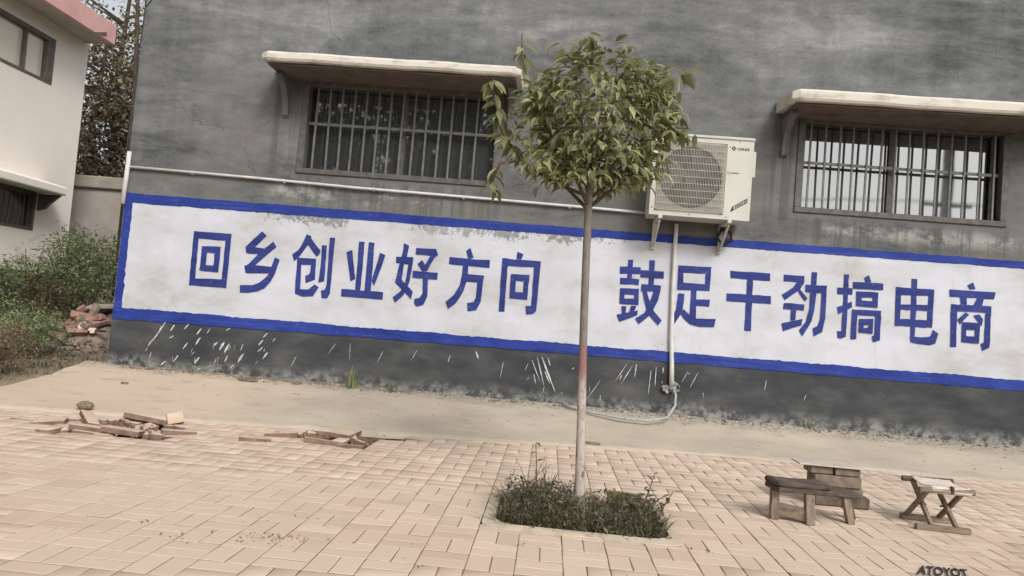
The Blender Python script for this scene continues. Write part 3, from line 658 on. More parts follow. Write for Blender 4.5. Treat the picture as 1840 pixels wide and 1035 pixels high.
CHARS = [
 ("回", [
  [(-3.825,1.711),(-3.417,1.712),(-3.478,1.635),(-3.767,1.638)],
  [(-3.417,1.712),(-3.417,1.141),(-3.474,1.226),(-3.478,1.635)],
  [(-3.417,1.141),(-3.822,1.138),(-3.760,1.216),(-3.474,1.226)],
  [(-3.822,1.138),(-3.825,1.711),(-3.767,1.638),(-3.760,1.216)],
  [(-3.722,1.560),(-3.520,1.568),(-3.580,1.494),(-3.659,1.497)],
  [(-3.520,1.568),(-3.518,1.297),(-3.579,1.365),(-3.580,1.494)],
  [(-3.518,1.297),(-3.721,1.300),(-3.662,1.364),(-3.579,1.365)],
  [(-3.721,1.300),(-3.722,1.560),(-3.659,1.497),(-3.662,1.364)],
 ]),
 ("乡", [
  [(-3.094,1.767),(-3.041,1.720),(-3.154,1.592),(-3.049,1.583),(-2.967,1.666),(-2.927,1.613),(-3.131,1.406),(-2.958,1.402),(-2.933,1.502),(-2.879,1.481),(-2.912,1.334),(-2.950,1.242),(-3.012,1.169),(-3.078,1.130),(-3.179,1.109),(-3.268,1.103),(-3.278,1.182),(-3.145,1.192),(-3.070,1.224),(-3.007,1.284),(-2.981,1.328),(-3.226,1.311),(-3.249,1.384),(-3.209,1.404),(-3.112,1.521),(-3.238,1.521),(-3.254,1.588)],
 ]),
 ("创", [
  [(-2.616,1.770),(-2.563,1.753),(-2.565,1.731),(-2.454,1.608),(-2.463,1.565),(-2.491,1.546),(-2.593,1.661),(-2.670,1.528),(-2.722,1.477),(-2.747,1.547),(-2.686,1.603),(-2.654,1.669)],
  [(-2.691,1.518),(-2.493,1.520),(-2.485,1.301),(-2.580,1.259),(-2.592,1.336),(-2.554,1.346),(-2.541,1.373),(-2.543,1.453),(-2.643,1.445),(-2.629,1.192),(-2.548,1.194),(-2.481,1.255),(-2.439,1.224),(-2.490,1.131),(-2.600,1.114),(-2.684,1.141),(-2.690,1.420)],
  [(-2.443,1.669),(-2.391,1.668),(-2.386,1.292),(-2.444,1.275),(-2.437,1.457)],
  [(-2.368,1.755),(-2.310,1.755),(-2.313,1.518),(-2.310,1.171),(-2.335,1.123),(-2.393,1.114),(-2.409,1.197),(-2.369,1.205),(-2.357,1.260)],
 ]),
 ("业", [
  [(-2.176,1.613),(-2.121,1.643),(-2.059,1.343),(-2.110,1.314)],
  [(-2.055,1.738),(-1.996,1.741),(-1.995,1.226),(-2.050,1.222)],
  [(-1.953,1.738),(-1.891,1.738),(-1.884,1.227),(-1.952,1.221)],
  [(-1.824,1.636),(-1.765,1.615),(-1.814,1.434),(-1.856,1.288),(-1.885,1.332),(-1.878,1.387)],
  [(-2.196,1.229),(-1.757,1.230),(-1.754,1.153),(-2.194,1.151)],
 ]),
 ("好", [
  [(-1.583,1.753),(-1.526,1.732),(-1.540,1.613),(-1.593,1.608)],
  [(-1.650,1.610),(-1.471,1.618),(-1.474,1.538),(-1.649,1.545)],
  [(-1.610,1.540),(-1.562,1.539),(-1.574,1.374),(-1.445,1.263),(-1.459,1.178),(-1.639,1.340)],
  [(-1.517,1.539),(-1.473,1.542),(-1.488,1.356),(-1.543,1.213),(-1.620,1.131),(-1.652,1.187),(-1.580,1.248),(-1.537,1.335)],
  [(-1.452,1.716),(-1.241,1.720),(-1.220,1.671),(-1.222,1.650),(-1.246,1.636),(-1.317,1.487),(-1.368,1.483),(-1.420,1.550),(-1.382,1.595),(-1.342,1.544),(-1.294,1.649),(-1.450,1.649)],
  [(-1.465,1.477),(-1.202,1.475),(-1.205,1.404),(-1.464,1.404)],
  [(-1.353,1.413),(-1.298,1.409),(-1.290,1.221),(-1.324,1.134),(-1.398,1.112),(-1.422,1.143),(-1.422,1.189),(-1.372,1.202),(-1.343,1.250)],
 ]),
 ("方", [
  [(-0.928,1.725),(-0.888,1.759),(-0.843,1.664),(-0.901,1.643)],
  [(-1.095,1.647),(-0.677,1.648),(-0.673,1.568),(-1.095,1.573)],
  [(-0.950,1.572),(-0.895,1.572),(-0.889,1.484),(-0.720,1.485),(-0.726,1.414),(-0.735,1.213),(-0.773,1.126),(-0.859,1.103),(-0.875,1.189),(-0.809,1.203),(-0.788,1.250),(-0.789,1.409),(-0.898,1.408),(-0.923,1.306),(-0.991,1.175),(-1.065,1.111),(-1.097,1.183),(-1.016,1.265),(-0.966,1.369),(-0.950,1.480)],
 ]),
 ("向", [
  [(-0.400,1.755),(-0.336,1.739),(-0.352,1.681),(-0.402,1.682)],
  [(-0.550,1.679),(-0.489,1.679),(-0.482,1.133),(-0.541,1.130)],
  [(-0.489,1.677),(-0.152,1.678),(-0.150,1.611),(-0.487,1.602)],
  [(-0.217,1.606),(-0.152,1.611),(-0.156,1.168),(-0.186,1.131),(-0.256,1.120),(-0.269,1.205),(-0.213,1.209)],
  [(-0.447,1.521),(-0.254,1.528),(-0.313,1.459),(-0.392,1.457)],
  [(-0.254,1.528),(-0.260,1.272),(-0.307,1.343),(-0.313,1.459)],
  [(-0.260,1.272),(-0.442,1.274),(-0.388,1.342),(-0.307,1.343)],
  [(-0.442,1.274),(-0.447,1.521),(-0.392,1.457),(-0.388,1.342)],
 ]),
 ("鼓", [
  [(0.738,1.764),(0.790,1.768),(0.789,1.573),(0.740,1.569)],
  [(0.659,1.690),(0.869,1.695),(0.872,1.625),(0.663,1.617)],
  [(0.670,1.574),(0.859,1.577),(0.862,1.513),(0.673,1.508)],
  [(0.676,1.469),(0.869,1.476),(0.824,1.411),(0.728,1.407)],
  [(0.869,1.476),(0.875,1.308),(0.825,1.369),(0.824,1.411)],
  [(0.875,1.308),(0.682,1.308),(0.729,1.366),(0.825,1.369)],
  [(0.682,1.308),(0.676,1.469),(0.728,1.407),(0.729,1.366)],
  [(0.704,1.285),(0.753,1.289),(0.754,1.219),(0.718,1.212)],
  [(0.802,1.297),(0.855,1.298),(0.832,1.226),(0.787,1.222)],
  [(0.662,1.195),(0.873,1.254),(0.870,1.204),(0.692,1.124)],
  [(0.953,1.775),(1.006,1.776),(1.014,1.525),(0.961,1.525)],
  [(0.873,1.667),(1.105,1.671),(1.109,1.599),(0.875,1.595)],
  [(0.889,1.527),(1.087,1.527),(1.087,1.469),(0.892,1.453)],
  [(1.022,1.472),(1.086,1.481),(1.070,1.373),(1.000,1.219),(0.893,1.118),(0.852,1.170),(0.941,1.239),(0.976,1.316)],
  [(0.905,1.454),(0.951,1.454),(0.990,1.350),(1.037,1.259),(1.121,1.175),(1.090,1.120),(0.965,1.241)],
 ]),
 ("足", [
  [(1.247,1.746),(1.578,1.755),(1.526,1.681),(1.305,1.676)],
  [(1.578,1.755),(1.580,1.509),(1.527,1.574),(1.526,1.681)],
  [(1.580,1.509),(1.252,1.496),(1.309,1.573),(1.527,1.574)],
  [(1.252,1.496),(1.247,1.746),(1.305,1.676),(1.309,1.573)],
  [(1.394,1.506),(1.447,1.506),(1.459,1.216),(1.397,1.235)],
  [(1.453,1.414),(1.586,1.423),(1.587,1.349),(1.454,1.351)],
  [(1.267,1.464),(1.330,1.460),(1.323,1.311),(1.303,1.244),(1.238,1.133),(1.203,1.190),(1.255,1.289)],
  [(1.327,1.307),(1.396,1.251),(1.463,1.220),(1.656,1.232),(1.647,1.149),(1.501,1.141),(1.402,1.158),(1.342,1.206),(1.306,1.256)],
 ]),
 ("干", [
  [(1.774,1.731),(2.171,1.738),(2.174,1.660),(1.777,1.657)],
  [(1.750,1.503),(2.194,1.508),(2.195,1.426),(1.755,1.422)],
  [(1.945,1.675),(2.002,1.675),(2.016,1.139),(1.950,1.135)],
 ]),
 ("劲", [
  [(2.306,1.736),(2.511,1.736),(2.512,1.663),(2.469,1.594),(2.332,1.477),(2.297,1.531),(2.403,1.613),(2.436,1.669),(2.308,1.667)],
  [(2.449,1.584),(2.476,1.599),(2.555,1.511),(2.528,1.478)],
  [(2.322,1.450),(2.530,1.452),(2.523,1.388),(2.322,1.386)],
  [(2.398,1.384),(2.450,1.384),(2.448,1.287),(2.401,1.275)],
  [(2.315,1.243),(2.519,1.305),(2.511,1.239),(2.335,1.167)],
  [(2.578,1.784),(2.634,1.785),(2.634,1.656),(2.581,1.652)],
  [(2.527,1.649),(2.736,1.656),(2.737,1.579),(2.530,1.576)],
  [(2.581,1.579),(2.639,1.579),(2.628,1.403),(2.608,1.288),(2.524,1.128),(2.489,1.188),(2.552,1.283),(2.576,1.407)],
  [(2.689,1.579),(2.737,1.583),(2.740,1.331),(2.717,1.191),(2.640,1.138),(2.624,1.216),(2.670,1.244),(2.690,1.311)],
 ]),
 ("搞", [
  [(2.897,1.786),(2.948,1.786),(2.953,1.163),(2.911,1.139),(2.871,1.140),(2.865,1.214),(2.906,1.212),(2.907,1.402)],
  [(2.840,1.647),(2.991,1.651),(2.991,1.584),(2.844,1.580)],
  [(2.851,1.448),(2.991,1.519),(2.991,1.458),(2.865,1.379)],
  [(3.095,1.767),(3.141,1.798),(3.172,1.728),(3.114,1.720)],
  [(2.992,1.718),(3.286,1.725),(3.286,1.656),(2.996,1.649)],
  [(3.026,1.625),(3.244,1.629),(3.193,1.576),(3.083,1.564)],
  [(3.244,1.629),(3.243,1.474),(3.192,1.535),(3.193,1.576)],
  [(3.243,1.474),(3.033,1.474),(3.085,1.535),(3.192,1.535)],
  [(3.033,1.474),(3.026,1.625),(3.083,1.564),(3.085,1.535)],
  [(2.999,1.442),(3.051,1.434),(3.053,1.147),(2.999,1.144)],
  [(3.051,1.442),(3.281,1.449),(3.279,1.388),(3.050,1.390)],
  [(3.228,1.388),(3.283,1.393),(3.283,1.154),(3.220,1.129),(3.206,1.192),(3.231,1.198)],
  [(3.071,1.351),(3.210,1.362),(3.167,1.296),(3.119,1.292)],
  [(3.210,1.362),(3.211,1.213),(3.166,1.268),(3.167,1.296)],
  [(3.211,1.213),(3.074,1.212),(3.117,1.266),(3.166,1.268)],
  [(3.074,1.212),(3.071,1.351),(3.119,1.292),(3.117,1.266)],
 ]),
 ("电", [
  [(3.560,1.792),(3.616,1.792),(3.624,1.211),(3.577,1.207)],
  [(3.411,1.700),(3.465,1.699),(3.473,1.311),(3.422,1.311)],
  [(3.730,1.703),(3.785,1.704),(3.786,1.317),(3.734,1.321)],
  [(3.465,1.697),(3.730,1.700),(3.730,1.635),(3.467,1.622)],
  [(3.468,1.529),(3.727,1.542),(3.728,1.482),(3.469,1.477)],
  [(3.473,1.384),(3.733,1.389),(3.734,1.318),(3.474,1.313)],
  [(3.576,1.219),(3.679,1.216),(3.764,1.227),(3.782,1.248),(3.791,1.301),(3.848,1.266),(3.822,1.167),(3.776,1.145),(3.659,1.150),(3.588,1.160)],
 ]),
 ("商", [
  [(4.106,1.771),(4.157,1.805),(4.186,1.737),(4.127,1.730)],
  [(3.933,1.715),(4.380,1.721),(4.365,1.651),(3.937,1.642)],
  [(4.039,1.641),(4.103,1.642),(4.107,1.578),(4.054,1.574)],
  [(4.206,1.646),(4.268,1.643),(4.256,1.578),(4.167,1.567)],
  [(3.956,1.571),(4.015,1.570),(4.028,1.149),(3.970,1.146)],
  [(4.015,1.573),(4.346,1.579),(4.345,1.513),(4.017,1.504)],
  [(4.291,1.512),(4.345,1.513),(4.349,1.168),(4.283,1.132),(4.260,1.201),(4.295,1.212)],
  [(4.101,1.501),(4.133,1.479),(4.053,1.376),(4.027,1.422)],
  [(4.176,1.475),(4.230,1.491),(4.271,1.443),(4.259,1.373)],
  [(4.071,1.402),(4.246,1.404),(4.199,1.331),(4.114,1.329)],
  [(4.246,1.404),(4.245,1.200),(4.199,1.268),(4.199,1.331)],
  [(4.245,1.200),(4.075,1.200),(4.116,1.265),(4.199,1.268)],
  [(4.075,1.200),(4.071,1.402),(4.114,1.329),(4.116,1.265)],
 ]),
]
for ci, (ch, polys) in enumerate(CHARS):
    mb = MB()
    for pi_, p in enumerate(polys):
        # a slightly wobbly hand-painted outline
        q = []
        for a in range(len(p)):
            A, B = Vector(p[a]), Vector(p[(a+1) % len(p)]); L = (B-A).length
            n_ = max(1, int(L/0.06))
            for t in range(n_):
                v = A.lerp(B, t/n_) + Vector((random.gauss(0, .0014), random.gauss(0, .0014)))
                q.append((v.x, WY - 0.0090 - 0.0004*pi_, v.y))
        tri = tessellate_polygon([[Vector((a[0], a[2], 0)) for a in q]])
        mb.add(q, [tuple(t) for t in tri])
    o = mb.build('painted_character', 'blue_letter', banner)
    o['label'] = 'painted blue character ' + ch

# lime drips and splashes under the band
mb = MB()
def drip(x0, z0, x1, z1, w):
    a, b = Vector((x0, z0)), Vector((x1, z1)); d = (b-a); L = d.length; d.normalize(); s = Vector((-d.y, d.x))
    w *= 0.72; n_ = 7; V = []; wob = random.uniform(-.12, .12)
    for i in range(n_+1):
        t = i/n_; ww = w*random.uniform(.65, 1.25)*(0.25+0.75*math.sin(math.pi*min(1, t*0.9+0.1)))*0.5
        c = a.lerp(b, t) + s*wob*w*math.sin(t*4); V += [(c.x-s.x*ww, WY-0.0105, c.y-s.y*ww), (c.x+s.x*ww, WY-0.0105, c.y+s.y*ww)]
    mb.add(V, [(2*i, 2*i+1, 2*i+3, 2*i+2) for i in range(n_)])
drip(-4.03, 0.73, -4.215, 0.41, 0.022); drip(-4.14, 0.55, -4.20, 0.44, 0.03); drip(-3.93, 0.71, -3.97, 0.64, 0.02)
for x, z, L, w in [(-3.80, .70, .06, .018), (-3.66, .66, .07, .024), (-3.66, .56, .08, .028), (-3.79, .50, .07, .022), (-3.47, .545, .05, .02), (-3.40, .53, .09, .036),
                   (-3.345, .51, .09, .034), (-3.19, .42, .09, .034), (-2.99, .60, .06, .022), (-2.95, .68, .05, .02), (-2.99, .53, .05, .02), (-2.93, .47, .07, .026), (-3.88, .36, .07, .024),
                   (-3.65, .36, .07, .026), (-3.63, .27, .03, .018), (-3.27, .33, .04, .018), (-4.01, .30, .05, .022), (-3.95, .58, .03, .014), (-3.35, .71, .03, .014), (-3.51, .31, .03, .012)]:
    drip(x+0.02, z+L/2, x-0.025, z-L/2, w)
for x0, z0, x1, z1, w in [(-.11, .70, -.02, .42, .014), (-.06, .70, .10, .36, .022), (-.16, .66, -.06, .45, .012), (-.02, .56, .04, .44, .02), (-.13, .52, -.10, .42, .010), (.0, .7, .03, .62, .014),
                          (.80, .70, .70, .52, .010), (.86, .69, .76, .50, .010), (.90, .71, .89, .58, .018), (1.17, .70, 1.17, .64, .014), (1.42, .68, 1.36, .56, .008), (1.52, .68, 1.45, .52, .008),
                          (.55, .52, .42, .30, .007), (-.74, .70, -.71, .63, .026), (-1.7, .62, -1.75, .50, .008), (-1.35, .66, -1.40, .55, .008), (-2.2, .66, -2.27, .55, .007), (-.45, .62, -.47, .44, .008),
                          (-2.05, .68, -2.04, .5, .006), (-2.6, .5, -2.65, .38, .008), (2.2, .66, 2.19, .56, .01), (2.6, .55, 2.58, .49, .008), (-1.0, .64, -1.02, .56, .008), (1.05, .66, 1.04, .42, .01), (1.10, .70, 1.10, .5, .012)]:
    drip(x0, z0, x1, z1, w)
for _ in range(34):
    x = random.choice([random.uniform(-4.3, -2.8), random.uniform(-4.3, -2.8), random.uniform(-.3, 1.6)]); z = random.uniform(.35, .72); L = random.uniform(.015, .09)
    drip(x, z, x+random.uniform(-.03, .005), z-L, random.uniform(.004, .012))
mb.build('lime_drips', 'drip', house)['kind'] = 'stuff'

# windows: frame > bars, rails, glass, sash
def window(w, bars, rail_z, mull, label):
    x0, x1, z0, z1 = w
    f = MB(); t = 0.055
    f.box2((x0, WY-0.018, z0), (x1, WY+0.075, z0+t)); f.box2((x0, WY-0.018, z1-t), (x1, WY+0.075, z1))
    f.box2((x0, WY-0.016, z0+t), (x0+t+.015, WY+0.073, z1-t)); f.box2((x1-t-.015, WY-0.016, z0+t), (x1, WY+0.073, z1-t))
    fo = f.build('window', 'win_frame', house, bevel=0.004); fo['label'] = label
    b = MB(); b.box((0, 0, 0), (0.021, 0.014, z1-z0-2*t+.01))
    first = b.build('bar', 'bar', fo, bevel=0.003)
    me = first.data; bpy.data.objects.remove(first)
    for x in bars: link('bar', me, fo, (x + random.gauss(0, .004), WY+0.03, (z0+z1)/2)).rotation_euler = (0, random.gauss(0, .006), 0)
    r_ = MB(); r_.box2((x0+t+.017, WY+0.038, rail_z-0.014), (x1-t-.017, WY+0.052, rail_z+0.014)); r_.build('rail', 'bar', fo)
    s = MB(); y = WY+0.125
    s.box2((x0+.002, y, z0+.002), (x1-.002, y+.05, z0+.05)); s.box2((x0+.002, y, z1-.05), (x1-.002, y+.05, z1-.002))
    s.box2((x0+.002, y, z0+.05), (x0+.05, y+.05, z1-.05)); s.box2((x1-.05, y, z0+.05), (x1-.002, y+.05, z1-.05))
    for mx_ in mull: s.box2((mx_-0.03, y-0.004, z0+.05), (mx_+0.03, y+.046, z1-.05))
    s.build('sash', 'win_frame', fo)
    xs_ = [x0+.05] + list(mull) + [x1-.05]
    for a, b_ in zip(xs_[:-1], xs_[1:]):
        gl = MB(); gl.box2((a+.001, y+.022, z0+.03), (b_-.001, y+.028, z1-.03)); gl.build('pane', 'mirror_glass', fo)
    return fo
window(W1, [-2.64+0.131*i for i in range(14)], 2.955, [-1.73], 'barred window reflecting dark trees')
w2o = window(W2, [2.505+0.1395*i for i in range(14)], 2.902, [3.353], 'barred window reflecting pale sky')
c_ = MB(); c_.box2((4.325, WY+0.10, 2.44), (4.375, WY+0.123, 3.30)); c_.build('sash_stile', 'win_frame', w2o)

def canopy(x0, x1, zb, zt):
    k_ = MB(); n_ = 40
    prof = [(7.595, zb+0.035), (7.10, zb+.008), (7.062, zb+0.012), (7.048, zb+0.034), (7.050, zt-0.03), (7.075, zt-0.004), (7.115, zt), (7.595, zt+0.045)]
    V = []
    for i in range(n_+1):
        x = x0 + (x1-x0)*i/n_; j_ = 0.006*vnoise(x*2.2, zb)
        sq = 0.035 if i in (0, n_) else 0
        for (y, z) in prof: V.append((x, y + (sq if y < 7.3 else 0), z + j_ + (0.012 if (sq and z < zb+.02) else 0) - (0.02 if (sq and z > zt-.02) else 0)))
    p_ = len(prof)
    F_ = [(i*p_+j, i*p_+(j+1) % p_, (i+1)*p_+(j+1) % p_, (i+1)*p_+j) for i in range(n_) for j in range(p_)]
    F_ += [tuple(range(p_)), tuple(n_*p_+j for j in range(p_-1, -1, -1))]
    k_.add(V, F_); o = k_.build('window_canopy', 'canopy', house)
    # underside board, the canopy's shade put into its dark colour
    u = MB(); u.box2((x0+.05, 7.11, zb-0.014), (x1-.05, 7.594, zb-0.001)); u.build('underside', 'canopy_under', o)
    for xb in (x0+0.10, x1-0.10):
        pts = [(7.594, zb-0.015), (7.30, zb-0.015), (7.31, zb-0.04)]
        for t in range(0, 9):
            a = math.pi/2*t/8; pts.append((7.54 - 0.30*(1-math.sin(a)), zb-0.06-0.30*(1-math.cos(a))))
        pts += [(7.55, zb-0.40), (7.594, zb-0.42)]
        b_ = MB(); b_.prism(pts, 0, xb-0.03, xb+0.03); b_.build('bracket', 'cement', o)
    return o
canopy(-3.06, -0.48, 3.405, 3.515)
canopy(2.12, 4.80, 3.345, 3.475)

# ================================================================== ON THE WALL
ac = thing('air_conditioner', 'white outdoor air conditioner unit on brackets between the two barred windows', 'air conditioner', (1.35, 7.4, 2.19))
AX0, AX1, AZ0, AZ1, AYF, AYB = 0.865, 1.83, 2.19, 3.00, 7.22, 7.545
GX0, GX1, GZ0, GZ1 = 0.925, 1.565, 2.245, 2.915
k_ = MB()
k_.box2((AX0, AYF+0.02, AZ0), (AX1, AYB, AZ1-0.03)); c_ = k_.build('casing', 'ac_white', ac, bevel=0.010, seg=2)
k_ = MB(); k_.box2((AX0-.008, AYF-0.012, AZ1-0.032), (AX1+.008, AYB+.004, AZ1)); k_.build('top_cover', 'ac_white', ac, bevel=0.008, seg=2)
# front panel with the round fan opening
CX, CZ, RR = 1.242, 2.578, 0.302
k_ = MB(); n_ = 64; V = []; y = AYF
fx0, fx1, fz0, fz1 = GX0-.012, GX1+.012, GZ0-.012, GZ1+.012
for i in range(n_):
    a = 2*math.pi*i/n_; dx, dz = math.cos(a), math.sin(a)
    t = min(((fx1-CX) if dx > 0 else (fx0-CX))/dx if abs(dx) > 1e-6 else 9, ((fz1-CZ) if dz > 0 else (fz0-CZ))/dz if abs(dz) > 1e-6 else 9)
    V += [(CX+dx*t, y+0.006, CZ+dz*t), (CX+dx*RR, y+0.004, CZ+dz*RR), (CX+dx*RR, y+0.019, CZ+dz*RR)]
F_ = [(3*i+j, 3*((i+1) % n_)+j, 3*((i+1) % n_)+j+1, 3*i+j+1) for i in range(n_) for j in (0, 1)]
k_.add(V, F_); k_.build('fan_panel', 'ac_panel', ac)
k_ = MB()
for a, b in (((AX0, y, AZ0), (fx0, y+.021, AZ1-.033)), ((fx1, y, AZ0), (AX1, y+.021, AZ1-.033)), ((fx0+.0005, y, AZ0), (fx1-.0005, y+.021, fz0)), ((fx0+.0005, y, fz1), (fx1-.0005, y+.021, AZ1-.033))): k_.box2(a, b)
k_.build('front_panel', 'ac_white', ac)
k_ = MB(); k_.tube([(CX, y+.0195, CZ), (CX, y+.0185, CZ)], RR-.002, 48); k_.build('fan_housing', 'ac_dark', ac)
k_ = MB()
for b in range(3):
    V = []
    for i in range(9):
        t = i/8; a0 = b*2*math.pi/3 + t*1.35; 
        for rr_ in (0.06, 0.165, 0.28): V.append((CX+math.cos(a0+rr_*1.2)*rr_, y+0.017-0.011*t, CZ+math.sin(a0+rr_*1.2)*rr_))
    k_.add(V, [(3*i+j, 3*i+3+j, 3*i+4+j, 3*i+1+j) for i in range(8) for j in (0, 1)])
k_.tube([(CX, y+.018, CZ), (CX, y+.003, CZ)], 0.065, 24); k_.build('fan', 'ac_fan', ac)
k_ = MB(); nw = 42
for i in range(nw+1):
    x = GX0 + (GX1-GX0)*i/nw; k_.box2((x-.0014, y-0.022, GZ0), (x+.0014, y-0.0185, GZ1))
for i in range(11):
    z = GZ0 + (GZ1-GZ0)*i/10; k_.box2((GX0-.003, y-0.0175, z-.0020), (GX1+.003, y-0.0135, z+.0020))
for x in (GX0, GX1):
    for z in (GZ0, GZ1): k_.box((x, y-.008, z), (.008, .02, .008))
k_.build('fan_grille', 'ac_wire', ac)
k_ = MB(); k_.box2((AX1+.001, 7.25, 2.62), (AX1+.035, 7.46, 2.88)); k_.build('valve_cover', 'ac_white', ac, bevel=.008)
k_ = MB(); k_.box((1.607, y-.003, 2.655), (.028, .006, .034)); k_.build('latch', 'ac_white', ac)
k_ = MB(); k_.box((1.608, y-.0075, 2.655), (.008, .004, .010)); k_.box((1.664, y-.001, 2.648), (.075, .003, .010)); k_.build('latch_slot', 'print_grey', ac)
tv, tf = text_mesh('GREE', 0.02)
k_ = MB(); k_.add([(1.672+u*0.118, y-.0015, 2.872+w*0.026) for u, w in tv], tf)
V = []
for i in range(21):
    a = R(40)+R(285)*i/20; V += [(1.637+math.cos(a)*.020, y-.0015, 2.889+math.sin(a)*.020), (1.637+math.cos(a)*.010, y-.0015, 2.889+math.sin(a)*.010)]
k_.add(V, [(2*i, 2*i+1, 2*i+3, 2*i+2) for i in range(20)])
k_.add([(1.637, y-.0016, 2.894), (1.659, y-.0016, 2.894), (1.659, y-.0016, 2.885), (1.637, y-.0016, 2.885)], [(0, 1, 2, 3)]); k_.build('logo', 'print', ac)
# slanted printed label, lower right
k_ = MB()
def slant(u, w): return (1.640+u*0.160, y-.0014, 2.262+u*0.105+w*0.045)
k_.add([slant(0, 0), slant(1, 0), slant(1, 1), slant(0.12, 1)], [(0, 1, 2, 3)]); lab = k_.build('printed_label', 'print', ac)
k_ = MB()
def slq(a, b, c, d, e=-.0024):
    q = [slant(u, w) for u, w in ((a, c), (b, c), (b, d), (a, d))]; k_.add([(p[0], y+e, p[2]) for p in q], [(0, 1, 2, 3)])
for a, b, c, d in [(.20, .30, .15, .85), (.34, .38, .12, .9), (.42, .58, .62, .80), (.42, .58, .18, .36), (.62, .66, .1, .9), (.70, .86, .40, .56), (.74, .78, .12, .88), (.90, .93, .1, .9)]: slq(a, b, c, d)
k_.build('label_print', 'thin_slab', lab)
k_ = MB()
for x, z in ((0.892, 2.262), (1.605, 2.215), (1.60, 2.90), (1.25, 2.215), (1.69, 2.958), (0.892, 2.90)): k_.tube([(x, y, z), (x, y-.004, z)], .006, 8)
k_.build('screws', 'print_grey', ac)['kind'] = 'stuff'
for xb in (0.975, 1.64):
    k_ = MB(); k_.box2((xb-.02, 7.20, AZ0-.035), (xb+.02, 7.594, AZ0-.001)); k_.box2((xb-.02, 7.56, AZ0-.30), (xb+.02, 7.594, AZ0-.0355))
    k_.bar((xb, 7.24, AZ0-.05), (xb, 7.565, AZ0-.27), .034, .02, (1, 0, 0)); k_.build('bracket', 'bracket', ac, bevel=.003)
k_ = MB(); k_.tube([(1.62, 7.50, 2.15), (1.72, 7.47, 2.10), (1.74, 7.5, 2.02), (1.66, 7.52, 1.98), (1.60, 7.53, 2.05), (1.64, 7.52, 2.13)], .016, 8); k_.build('copper_pipe_coil', 'wire', ac, smooth=True)

k_ = MB(); k_.tube([(-4.60, 7.57, 2.340), (-3.2, 7.57, 2.318), (-2.14, 7.565, 2.292), (-1.2, 7.57, 2.283), (-.3, 7.57, 2.272), (.4, 7.57, 2.262), (.93, 7.57, 2.252)], .0145, 8)
pp = tag(k_.build('conduit_pipe', 'pvc', None, smooth=True, loc=(-1.8, 7.57, 2.3)), 'long thin white conduit pipe running across the grey wall above the slogan', 'pipe')
k_ = MB()
k_.box((0, 0, 0), (.018, .034, .036)); pc = k_.build('pipe_clip', 'pvc', pp); me = pc.data; bpy.data.objects.remove(pc)
for x in (-3.9, -2.9, -1.95, -1.0, .1): link('pipe_clip', me, pp, (x, 7.583, float(np.interp(x, [-4.6, -2.14, .93], [2.34, 2.292, 2.252]))))
k_ = MB(); k_.tube([(-4.600, 7.565, 2.50), (-4.607, 7.565, 2.2), (-4.615, 7.565, 1.94)], .024, 10)
tag(k_.build('drain_pipe', 'pvc', None, smooth=True, loc=(-4.61, 7.565, 1.94)), 'short white vertical pipe at the left corner of the grey house', 'pipe')
k_ = MB(); pts = [(1.19, 7.54, 2.16), (1.195, 7.565, 2.0), (1.205, 7.568, 1.5), (1.225, 7.568, 1.0), (1.25, 7.568, .72), (1.262, 7.568, .53)]
k_.tube(pts, [.021, .022, .021, .022, .023, .026], 10)
lp = tag(k_.build('refrigerant_pipe', 'pvc', None, smooth=True, loc=(1.26, 7.568, .53)), 'white wrapped pipe dropping down the wall from the air conditioner', 'pipe')
k_ = MB()
for i in range(26): 
    a = random.uniform(0, 6.28); r0_ = random.uniform(.01, .085); s_ = random.uniform(.012, .035)
    k_.box((1.275+math.cos(a)*r0_*1.3, 7.572, .50+math.sin(a)*r0_*.75), (s_*1.3, s_, s_), (random.random(), random.random(), random.random()))
k_.build('plaster_patch', 'plaster_lump', lp)
k_ = MB(); k_.tube([(1.275, 7.555, .50), (1.30, 7.50, .44), (1.285, 7.42, .34), (1.20, 7.30, .235), (1.02, 7.22, .195), (.78, 7.24, .195), (.50, 7.34, .21), (.28, 7.45, .235), (.17, 7.53, .262)], .0125, 8)
tag(k_.build('drain_hose', 'hose', None, smooth=True, loc=(.78, 7.24, .195)), 'thin grey drain hose curling onto the concrete below the white wrapped pipe', 'hose')
k_ = MB()
for a, b in (((-4.61, 7.585, 4.07), (-4.2, 7.2, 4.22)), ((-4.61, 7.585, 4.09), (-4.0, 6.6, 4.5)), ((-4.61, 7.585, 4.05), (-4.64, 7.57, 2.5))):
    A, B = Vector(a), Vector(b); k_.tube([A, A.lerp(B, .5)-Vector((0, 0, .03)), B], .006, 5)
tag(k_.build('cable', 'wire', None, loc=(-4.61, 7.58, 4.07)), 'thin dark cables fixed to the upper left corner of the grey house', 'cable')

